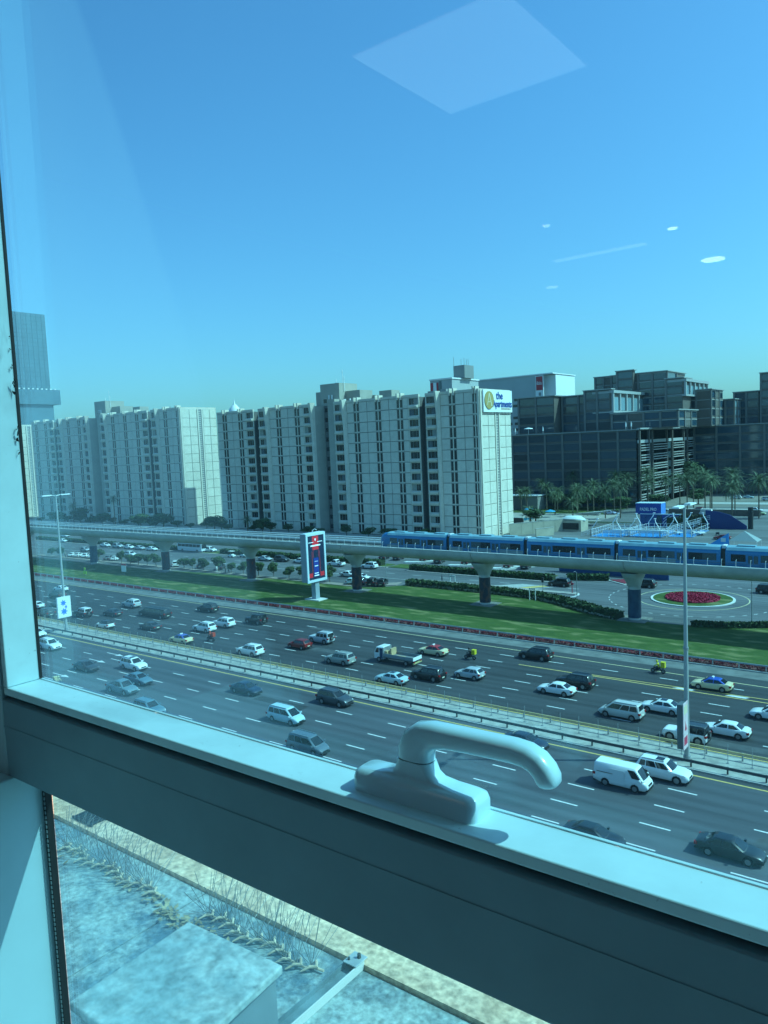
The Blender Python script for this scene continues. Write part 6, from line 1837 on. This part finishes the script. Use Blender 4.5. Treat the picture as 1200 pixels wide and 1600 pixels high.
# ------------------------------------------------------------------ the window in front of the camera
Z = CH
M_pvc = mat('window_paint', (0.56, 0.74, 0.78), 0.42, var=0.07, vscale=11, coords='W', spec=0.5)
def scuffed(mt, amount=0.5):
    nt = mt.node_tree; N, L = nt.nodes, nt.links
    p = N['Principled BSDF']
    src = p.inputs['Base Color'].links[0].from_socket
    g_ = N.new('ShaderNodeNewGeometry')
    f_ = None
    for sc, st, lo, hi in ((38.0, (1, 1, .25), .68, .76), (9.0, (.35, 1, 1), .60, .80), (160.0, (1, 1, 1), .70, .76)):
        mp = N.new('ShaderNodeMapping'); mp.inputs['Scale'].default_value = st; mp.inputs['Rotation'].default_value = (.3, .5, .2)
        L.new(g_.outputs['Position'], mp.inputs['Vector'])
        n = N.new('ShaderNodeTexNoise'); n.inputs['Scale'].default_value = sc; n.inputs['Detail'].default_value = 5
        L.new(mp.outputs[0], n.inputs['Vector'])
        r = N.new('ShaderNodeMapRange'); r.inputs['From Min'].default_value = lo; r.inputs['From Max'].default_value = hi; r.inputs['To Max'].default_value = amount
        L.new(n.outputs['Fac'], r.inputs['Value'])
        if f_ is None: f_ = r.outputs[0]
        else:
            a_ = N.new('ShaderNodeMath'); a_.operation = 'MAXIMUM'; L.new(f_, a_.inputs[0]); L.new(r.outputs[0], a_.inputs[1]); f_ = a_.outputs[0]
    mx = N.new('ShaderNodeMix'); mx.data_type = 'RGBA'; mx.inputs['B'].default_value = (.16, .21, .23, 1)
    L.new(f_, mx.inputs['Factor']); L.new(src, mx.inputs['A']); L.new(mx.outputs['Result'], p.inputs['Base Color'])
    r2 = N.new('ShaderNodeMapRange'); r2.inputs['To Min'].default_value = .32; r2.inputs['To Max'].default_value = .7
    L.new(n.outputs['Fac'], r2.inputs['Value']); L.new(r2.outputs[0], p.inputs['Roughness'])
scuffed(M_pvc, .45)
M_handle = mat('handle_paint', (0.55, 0.76, 0.84), 0.28, spec=0.55, coat=0.3)
M_gasket = mat('rubber_gasket', (0.012, 0.014, 0.016), 0.7)
M_room = mat('room_paint', (0.72, 0.76, 0.78), 0.9)
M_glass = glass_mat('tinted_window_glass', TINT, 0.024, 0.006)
def bevel(o, w, n=3):
    b = o.modifiers.new('bevel', 'BEVEL'); b.width = w; b.segments = n; b.limit_method = 'ANGLE'; b.angle_limit = R(40)
    return o
YG, YFR = 0.48, 0.4353
zl = Z - 0.2723
w = empty('window', (0, YG, Z), 0, 'light blue painted window with an opening sash above and a fixed pane below', 'window')
def wpart(name, x0, x1, y0, y1, z0, z1, mt, bv=0.0015, parent=w):
    o = build(MB().box(x0, x1, y0 - YG, y1 - YG, z0, z1), name, mt, parent)
    if bv: bevel(o, bv)
    return o
XJ = -0.9264
wpart('sash_rail', XJ - .0097, 2.0, YFR, .478, -.282, -.2723, M_pvc)
wpart('sash_stile', XJ - .0097, XJ, YFR, .478, -.2721, 1.1, M_pvc)
wpart('sash_stile', 2.0001, 2.06, YFR, .478, -.282, 1.1, M_pvc)
wpart('sash_rail', XJ - .0097, 2.06, YFR, .478, 1.1001, 1.15, M_pvc)
wpart('gasket', XJ - .006, 2.0, .450, .480, -.2885, -.2821, M_gasket, 0)
wpart('gasket', XJ - .0165, XJ - .0099, .450, .480, -.2885, 1.1, M_gasket, 0)
wpart('glazing_bead', XJ + .0002, 2.0, .4770, .4797, -.2722, -.2712, M_pvc, 0)
wpart('gasket', XJ + .0002, XJ + .0012, .4760, .4795, -.2711, 1.1, M_gasket, 0)
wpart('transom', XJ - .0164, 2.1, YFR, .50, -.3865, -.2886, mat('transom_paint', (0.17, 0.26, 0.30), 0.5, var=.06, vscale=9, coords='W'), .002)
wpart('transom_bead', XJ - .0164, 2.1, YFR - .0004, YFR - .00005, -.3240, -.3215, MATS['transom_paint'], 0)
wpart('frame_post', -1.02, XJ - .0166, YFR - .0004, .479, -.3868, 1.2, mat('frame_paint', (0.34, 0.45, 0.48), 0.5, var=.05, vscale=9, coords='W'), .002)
wpart('frame_post', 2.1001, 2.2, YFR, .50, -1.3, 1.2, M_pvc, .002)
wpart('frame_head', -1.02, 2.2, YFR, .50, 1.2001, 1.26, M_pvc, .002)
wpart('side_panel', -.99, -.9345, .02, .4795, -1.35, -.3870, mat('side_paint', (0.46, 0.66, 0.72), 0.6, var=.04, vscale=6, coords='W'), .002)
wpart('gasket', -.9344, -.9270, .4705, .4800, -1.35, -.3870, M_gasket, .001)
gm = MB()
for k in range(150): gm.box(-.9285, -.9262, .4685, .4700, -.39 - k * .0062, -.3868 - k * .0062 + .0005)
o = build(gm, 'gasket_teeth', mat('gasket_grey', (.10, .14, .15), .6), w, kind='stuff'); o.location = (0, -YG, 0)
wpart('window_board', -.99, 2.2, .1, .50, -1.42, -1.351, M_pvc, .002)
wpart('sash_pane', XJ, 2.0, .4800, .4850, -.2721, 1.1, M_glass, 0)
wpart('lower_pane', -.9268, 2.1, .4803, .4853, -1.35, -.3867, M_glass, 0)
# leaf litter caught in the sash gap at the left
rn = random.Random(4)
mb = MB()
for (zc, s_) in ((.115, .004), (.095, .007), (.085, .006), (.04, .005), (.03, .008), (.012, .004), (.135, .003), (.15, .003)):
    for k in range(5):
        c = Vector((XJ + .001 + rn.random() * s_, .4725 - YG, zc + rn.uniform(-s_, s_) * .6))
        u = Vector((rn.uniform(-1, 1), .2, rn.uniform(-1, 1))).normalized() * s_ * .45; v = Vector((-u.z, 0, u.x)) * .5
        mb.face([c - u, c - v, c + u, c + v])
build(mb, 'debris', M_gasket, w, kind='stuff')

# handle, standing on the sash rail
h = empty('window_handle', (-.337, .463, zl), 0, 'pale glossy lever handle standing on the sunlit sash rail', 'window handle')
def rbox(x0, x1, y0, y1, z0, z1, r, name, parent=h, mt=M_handle):
    o = build(MB().box(x0 + .337, x1 + .337, y0 - .463, y1 - .463, z0 + .2723, z1 + .2723), name, mt, parent)
    b = bevel(o, r, 5)
    for p in o.data.polygons: p.use_smooth = True
    return o
# base with its raised collar as one shell
bm_ = MB()
def ro(x0, x1, y0, y1, z, r, n=6):
    pts = []
    for (cx_, cy_, a0) in ((x1 - r, y1 - r, 0), (x0 + r, y1 - r, 90), (x0 + r, y0 + r, 180), (x1 - r, y0 + r, 270)):
        for k in range(n + 1):
            a = R(a0 + 90 * k / n); pts.append((cx_ + r * math.cos(a) + .337, cy_ + r * math.sin(a) - .463, z + .2723))
    return pts
prof_ = [(-.2723, 0, .0), (-.2620, 0, .0), (-.2575, .0012, .0), (-.2550, .0045, .0)]
rings_ = [ro(-.3925 + i_, -.2790 - i_, .448 + i_, .4775 - i_, z_, .007) for z_, i_, _ in prof_]
# blend towards the collar
for z_, xa, xb, ins, rr_ in ((-.2538, -.370, -.300, .0058, .006), (-.2520, -.358, -.3130, .0060, .006), (-.2480, -.3545, -.3185, .0055, .007), (-.2400, -.3525, -.3215, .0050, .0085)):
    rings_.append(ro(xa, xb, .448 + ins, .4775 - ins, z_, rr_))
bm_.rings(rings_)
build(bm_, 'base', M_handle, h, smooth=50)
build(MB().rings([ro(-.3518, -.3222, .4538, .4717, -.2400, .0085), ro(-.3518, -.3222, .4538, .4717, -.2393, .0085)]), 'joint_ring', M_gasket, h)
# lever: rounded-rectangle sweep
path = [(-.3370, -.2393, .0150), (-.3368, -.2335, .0150), (-.3340, -.2270, .0143), (-.3280, -.2212, .0125), (-.3190, -.2180, .0102), (-.3080, -.2170, .0090),
        (-.2900, -.2164, .0086), (-.2700, -.2160, .0084), (-.2520, -.2158, .0083), (-.2420, -.2168, .0083), (-.2345, -.2200, .0083), (-.2295, -.2250, .0082), (-.2268, -.2300, .0080), (-.2258, -.2335, .0070), (-.2254, -.2352, .0050), (-.2253, -.2358, .0015)]
lv_ = MB(); rings_ = []
for i, (x_, z_, r_) in enumerate(path):
    a, b = path[max(0, i - 1)], path[min(len(path) - 1, i + 1)]
    d = Vector((b[0] - a[0], b[1] - a[1])).normalized(); n_ = Vector((-d.y, d.x))
    if i == 0: n_ = Vector((-1, 0))
    ring_ = []
    for k in range(24):
        a_ = 2 * PI * k / 24
        c_, s_ = math.cos(a_), math.sin(a_)
        ry = .0098 if r_ > .0078 else .0098 * r_ / .0082
        u_ = r_ * (abs(c_) ** .75) * (1 if c_ > 0 else -1); v_ = ry * (abs(s_) ** .75) * (1 if s_ > 0 else -1)
        ring_.append((x_ + n_.x * u_ + .337, v_ - .0002, z_ + n_.y * u_ + .2723))
    rings_.append(ring_)
lv_.rings(rings_)
build(lv_, 'lever', M_handle, h, smooth=60)

# room behind the camera (seen only as reflections in the pane)
def room(name, *b): return build(MB().box(*b[:4], b[4] + Z, b[5] + Z), name, M_room, kind='structure')
room('room_floor', -3.5, 3.3, -7.2, .56, -1.62, -1.5)
room('room_ceiling', -3.5, 3.3, -7.2, .56, 1.33, 1.45)
room('room_wall', -3.6, -3.5, -7.2, .56, -1.62, 1.45)
room('room_wall', 3.3, 3.4, -7.2, .56, -1.62, 1.45)
room('room_wall', -3.6, 3.4, -7.3, -7.2, -1.62, 1.45)
room('room_wall', -3.5, -1.0201, .40, .478, -1.5, 1.33)
room('room_wall', 2.2001, 3.3, .40, .56, -1.5, 1.33)
room('room_wall', -1.02, 2.2, .40, .56, 1.2601, 1.33)
room('room_wall', -1.02, 2.2, .40, .56, -1.5, -1.4201)
t = empty('ceiling_light', (-1.41, -1.47, Z + 1.329), 0, 'square ceiling light panel, seen only as a pale diamond reflected in the pane', 'ceiling light')
build(MB().box(-.30, .30, -.32, .32, -.012, 0), 'frame', M_whitepaint, t)
build(MB().box(-.285, .285, -.305, .305, -.016, -.0125), 'diffuser', mat('light_diffuser', (1.0, 1.0, 1.0), .5, emit=1.0), t)
for i, (X_, Yv, sx_, sy_, e_, lab) in enumerate(((-1.63, 6.36, .085, .16, 9, 'brightest round downlight reflected at the right of the pane'), (-1.58, 5.2, .03, .10, 9, 'small downlight reflected above the brightest one'),
        (-2.14, 4.53, .022, .08, 4, 'small faint downlight reflected left of the light streak'), (-2.96, 6.35, .05, .16, 2.2, 'faint round downlight reflected below the light streak'), (-2.18, 5.46, .66, .06, 1.2, 'slim linear ceiling light reflected as a pale streak'))):
    t = empty('ceiling_light', (X_, .96 - Yv, Z + 1.329), 0, lab, 'ceiling light')
    if i < 4:
        build(MB().tube([(0, 0, -.012), (0, 0, 0)], sx_ + .02, 20), 'trim_ring', M_whitepaint, t)
        build(MB().tube([(0, 0, -.018), (0, 0, -.0125)], sx_, 20), 'diffuser', mat('downlight_%d' % i, (1, 1, 1), .5, emit=e_), t)
    else:
        build(MB().box(-.36, .36, -.05, .05, -.012, 0), 'frame', M_whitepaint, t)
        build(MB().box(-.34, .34, -.035, .035, -.018, -.0125), 'diffuser', mat('linear_light', (1, 1, 1), .5, emit=e_), t)

# ------------------------------------------------------------------ roof ledge right outside the window
D = 1.2
zg = Z - D
def stained(name, c1, c2, c3, sc):
    mt = bpy.data.materials.new(name); mt.use_nodes = True
    nt = mt.node_tree; N, L = nt.nodes, nt.links
    p = N['Principled BSDF']; p.inputs['Roughness'].default_value = .85
    g_ = N.new('ShaderNodeNewGeometry')
    n1 = N.new('ShaderNodeTexNoise'); n1.inputs['Scale'].default_value = sc; n1.inputs['Detail'].default_value = 12; n1.inputs['Roughness'].default_value = .72
    n2 = N.new('ShaderNodeTexNoise'); n2.inputs['Scale'].default_value = sc * .28; n2.inputs['Detail'].default_value = 8
    n3 = N.new('ShaderNodeTexNoise'); n3.inputs['Scale'].default_value = sc * 9; n3.inputs['Detail'].default_value = 6
    for n_ in (n1, n2, n3): L.new(g_.outputs['Position'], n_.inputs['Vector'])
    r1 = N.new('ShaderNodeValToRGB'); r1.color_ramp.elements[0].position = .43; r1.color_ramp.elements[1].position = .57
    r1.color_ramp.elements[0].color = (*c1, 1); r1.color_ramp.elements[1].color = (*c2, 1)
    L.new(n1.outputs['Fac'], r1.inputs[0])
    r2 = N.new('ShaderNodeMapRange'); r2.inputs['From Min'].default_value = .42; r2.inputs['From Max'].default_value = .62
    L.new(n2.outputs['Fac'], r2.inputs['Value'])
    mx = N.new('ShaderNodeMix'); mx.data_type = 'RGBA'; mx.inputs['B'].default_value = (*c3, 1)
    mf = N.new('ShaderNodeMath'); mf.operation = 'MULTIPLY'; mf.inputs[1].default_value = .55
    L.new(r2.outputs[0], mf.inputs[0]); L.new(mf.outputs[0], mx.inputs['Factor']); L.new(r1.outputs[0], mx.inputs['A'])
    r3 = N.new('ShaderNodeMapRange'); r3.inputs['From Min'].default_value = .3; r3.inputs['From Max'].default_value = .7; r3.inputs['To Min'].default_value = .55; r3.inputs['To Max'].default_value = 1.3
    L.new(n3.outputs['Fac'], r3.inputs['Value'])
    vm = N.new('ShaderNodeVectorMath'); vm.operation = 'SCALE'; L.new(mx.outputs['Result'], vm.inputs[0]); L.new(r3.outputs[0], vm.inputs['Scale'])
    L.new(vm.outputs[0], p.inputs['Base Color'])
    bp = N.new('ShaderNodeBump'); bp.inputs['Strength'].default_value = .5; bp.inputs['Distance'].default_value = .004
    L.new(n3.outputs['Fac'], bp.inputs['Height']); L.new(bp.outputs[0], p.inputs['Normal'])
    MATS[name] = mt
    return mt
M_roofconc = stained('stained_roof_coating', (.07, .13, .17), (.30, .37, .36), (.42, .46, .41), 8.0)
M_tan = stained('sandy_screed', (.58, .36, .22), (.76, .52, .34), (.66, .48, .35), 7.0)
M_boxtop = stained('dusty_sheet', (.22, .30, .31), (.36, .42, .41), (.24, .33, .35), 6.0)
t = empty('roof_ledge', (0, 0, zg), 0, 'stained blue-grey roof ledge right outside the window with a sandy rim', 'roof ledge')
xs_ = [-6.0, -3.4, -1.655, 0.12, 1.9, 3.8, 6.0]
for a, b in zip(xs_[:-1], xs_[1:]):
    build(MB().box(a + .0025, b - .0025, .57, 1.264, -.18, 0), 'slab', M_roofconc, t)
    build(MB().box(a + .0015, b - .0015, 1.268, 1.385, -.18, .012), 'rim', M_tan, t)
build(MB().box(-6, 6, .57, 1.38, -.3, -.181), 'substrate', M_joint, t)
mb = MB()
rn = random.Random(12)
for k in range(34):
    x_ = -.86 + k * .026 + rn.uniform(-.006, .006)
    r_ = .004 + rn.random() * .004
    mb.tube([(x_, 1.362 + rn.uniform(-.004, .004), .0121), (x_, 1.362, .0121 + r_ * .5)], [r_, r_ * .6], 7)
build(mb, 'rust_spots', mat('rust', (.20, .07, .05), .9), t, kind='stuff')
def spikes(x0, x1, y, lab, seed):
    t = empty('bird_spikes', (0, 0, zg), 0, lab, 'bird spikes', 'strips of bird spikes on the roof ledge')
    rn = random.Random(seed)
    base = mat('yellowed_plastic', (.58, .47, .33), .7, var=.25, vscale=30)
    n = int((x1 - x0) / .036)
    wires = MB()
    for i in range(n):
        x_ = x0 + i * .036
        yy = y + .012 * math.sin(i * 1.3)
        mb = MB()
        mb.tube([(x_ - .012, yy - .024, .004), (x_ + .004, yy - .010, .014), (x_ + .016, yy, .012), (x_ + .004, yy + .012, .014), (x_ - .010, yy + .026, .004)], [.002, .0038, .0045, .0038, .002], 6)
        mb.tube([(x_ - .006, yy, .006), (x_ + .034, yy + .004, .008)], .0032, 6)
        build(mb, 'base_clip', base, t, smooth=60)
        for k in range(9):
            ang = rn.uniform(-1, 1)
            fl = [-1.25, -.9, -.55, -.2, 0.05, .3, .6, .9, 1.3][k]
            tip = (x_ + rn.uniform(-.018, .018), yy + fl * .085 + rn.uniform(-.01, .01), .012 + .115 * math.cos(fl * .8) + rn.uniform(-.008, .008))
            wires.tube([(x_, yy, .008), tip], .0007, 4, cap=False)
    build(wires, 'spike_wires', mat('spike_steel', (.22, .22, .21), .5, .5), t, kind='stuff')
spikes(-2.21, -1.74, 1.175, 'left strip of bird spikes on the roof ledge', 3)
spikes(-1.56, -1.13, 1.195, 'right strip of bird spikes ending at the metal channel', 4)
rn = random.Random(33)
lm = MB()
for k in range(150):
    x_ = -1.78 + rn.random() * .30 if rn.random() < .7 else -2.25 + rn.random() * .9; y_ = 1.165 + rn.gauss(0, .014) - (.02 if x_ > -1.7 else 0); s_ = .004 + rn.random() * .010
    a_ = rn.random() * 6.28
    c = Vector((x_, y_, .004 + rn.random() * .006)); u = Vector((math.cos(a_), math.sin(a_), rn.uniform(-.3, .3))) * s_; v = Vector((-math.sin(a_), math.cos(a_), rn.uniform(-.2, .2))) * s_ * .5
    lm.face([c - u, c - v, c + u, c + v])
o = build(lm, 'debris', mat('leaf_litter', (.30, .25, .15), .9, var=.5, vscale=40), kind='stuff', label='dry leaf litter and grit lying between the two strips of bird spikes', category='litter'); o.location = (0, 0, zg)
t = empty('metal_channel', (-1.118, 0, zg), 0, 'weathered metal channel running across the roof ledge to the rim', 'metal channel')
pl = mat('weathered_aluminium', (.42, .46, .46), .5, .3, var=.25, vscale=12)
build(MB().box(-.020, -.0185, .58, 1.27, .001, .016).box(-.0184, .0159, .58, 1.27, .001, .004), 'channel', mat('channel_dull', (.13, .19, .21), .7, var=.3, vscale=14), t)
build(MB().box(.016, .0195, .58, 1.27, .001, .020), 'flange', M_conc_lt, t)
bevel(build(MB().box(-.019, .020, 1.238, 1.282, .0205, .0235), 'bracket', pl, t), .001)
build(MB().cyl((0.006, 1.268, .0235), (0.006, 1.268, .034), .0045, .004, 8), 'bolt', M_steel_dk, t)
build(MB().cyl((-.010, 1.25, .0235), (-.010, 1.25, .029), .003, .003, 8), 'bolt', M_steel_dk, t)
t = empty('floor_grating', (-2.36, 1.30, zg + .0125), 0, 'small dark grating lying on the sandy rim at the left', 'grating')
for k in range(7): build(MB().box(k * .016, k * .016 + .008, -.01, .04, .001, .008), 'bar', M_gasket, t)
build(MB().box(-.004, .110, -.014, -.010, 0, .009).box(-.004, .110, .040, .044, 0, .009), 'edge', M_gasket, t)
# box standing on the ledge
t = empty('duct_box', (0, 0, zg), 0, 'pale sheet-topped box with grey sides standing on the roof ledge', 'box')
bx = mat('box_side', (.17, .22, .24), .75, var=.12, vscale=8)
build(MB().box(-1.175, -.958, .625, .868, 0, .283), 'side', bx, t)
o = bevel(build(MB().prism([(-1.185, .612), (-.925, .612), (-.950, .880), (-1.195, .868)], .2835, .300), 'top_sheet', M_boxtop, t), .004)
t.location = (0, 0, zg)
# face of our own building
build(MB().box(-60, 40, -12, 1.36, 0, zg - .31), 'building_facade', mat('own_facade', (.35, .36, .35), .8, var=.08, vscale=.3, coords='W'), kind='structure')
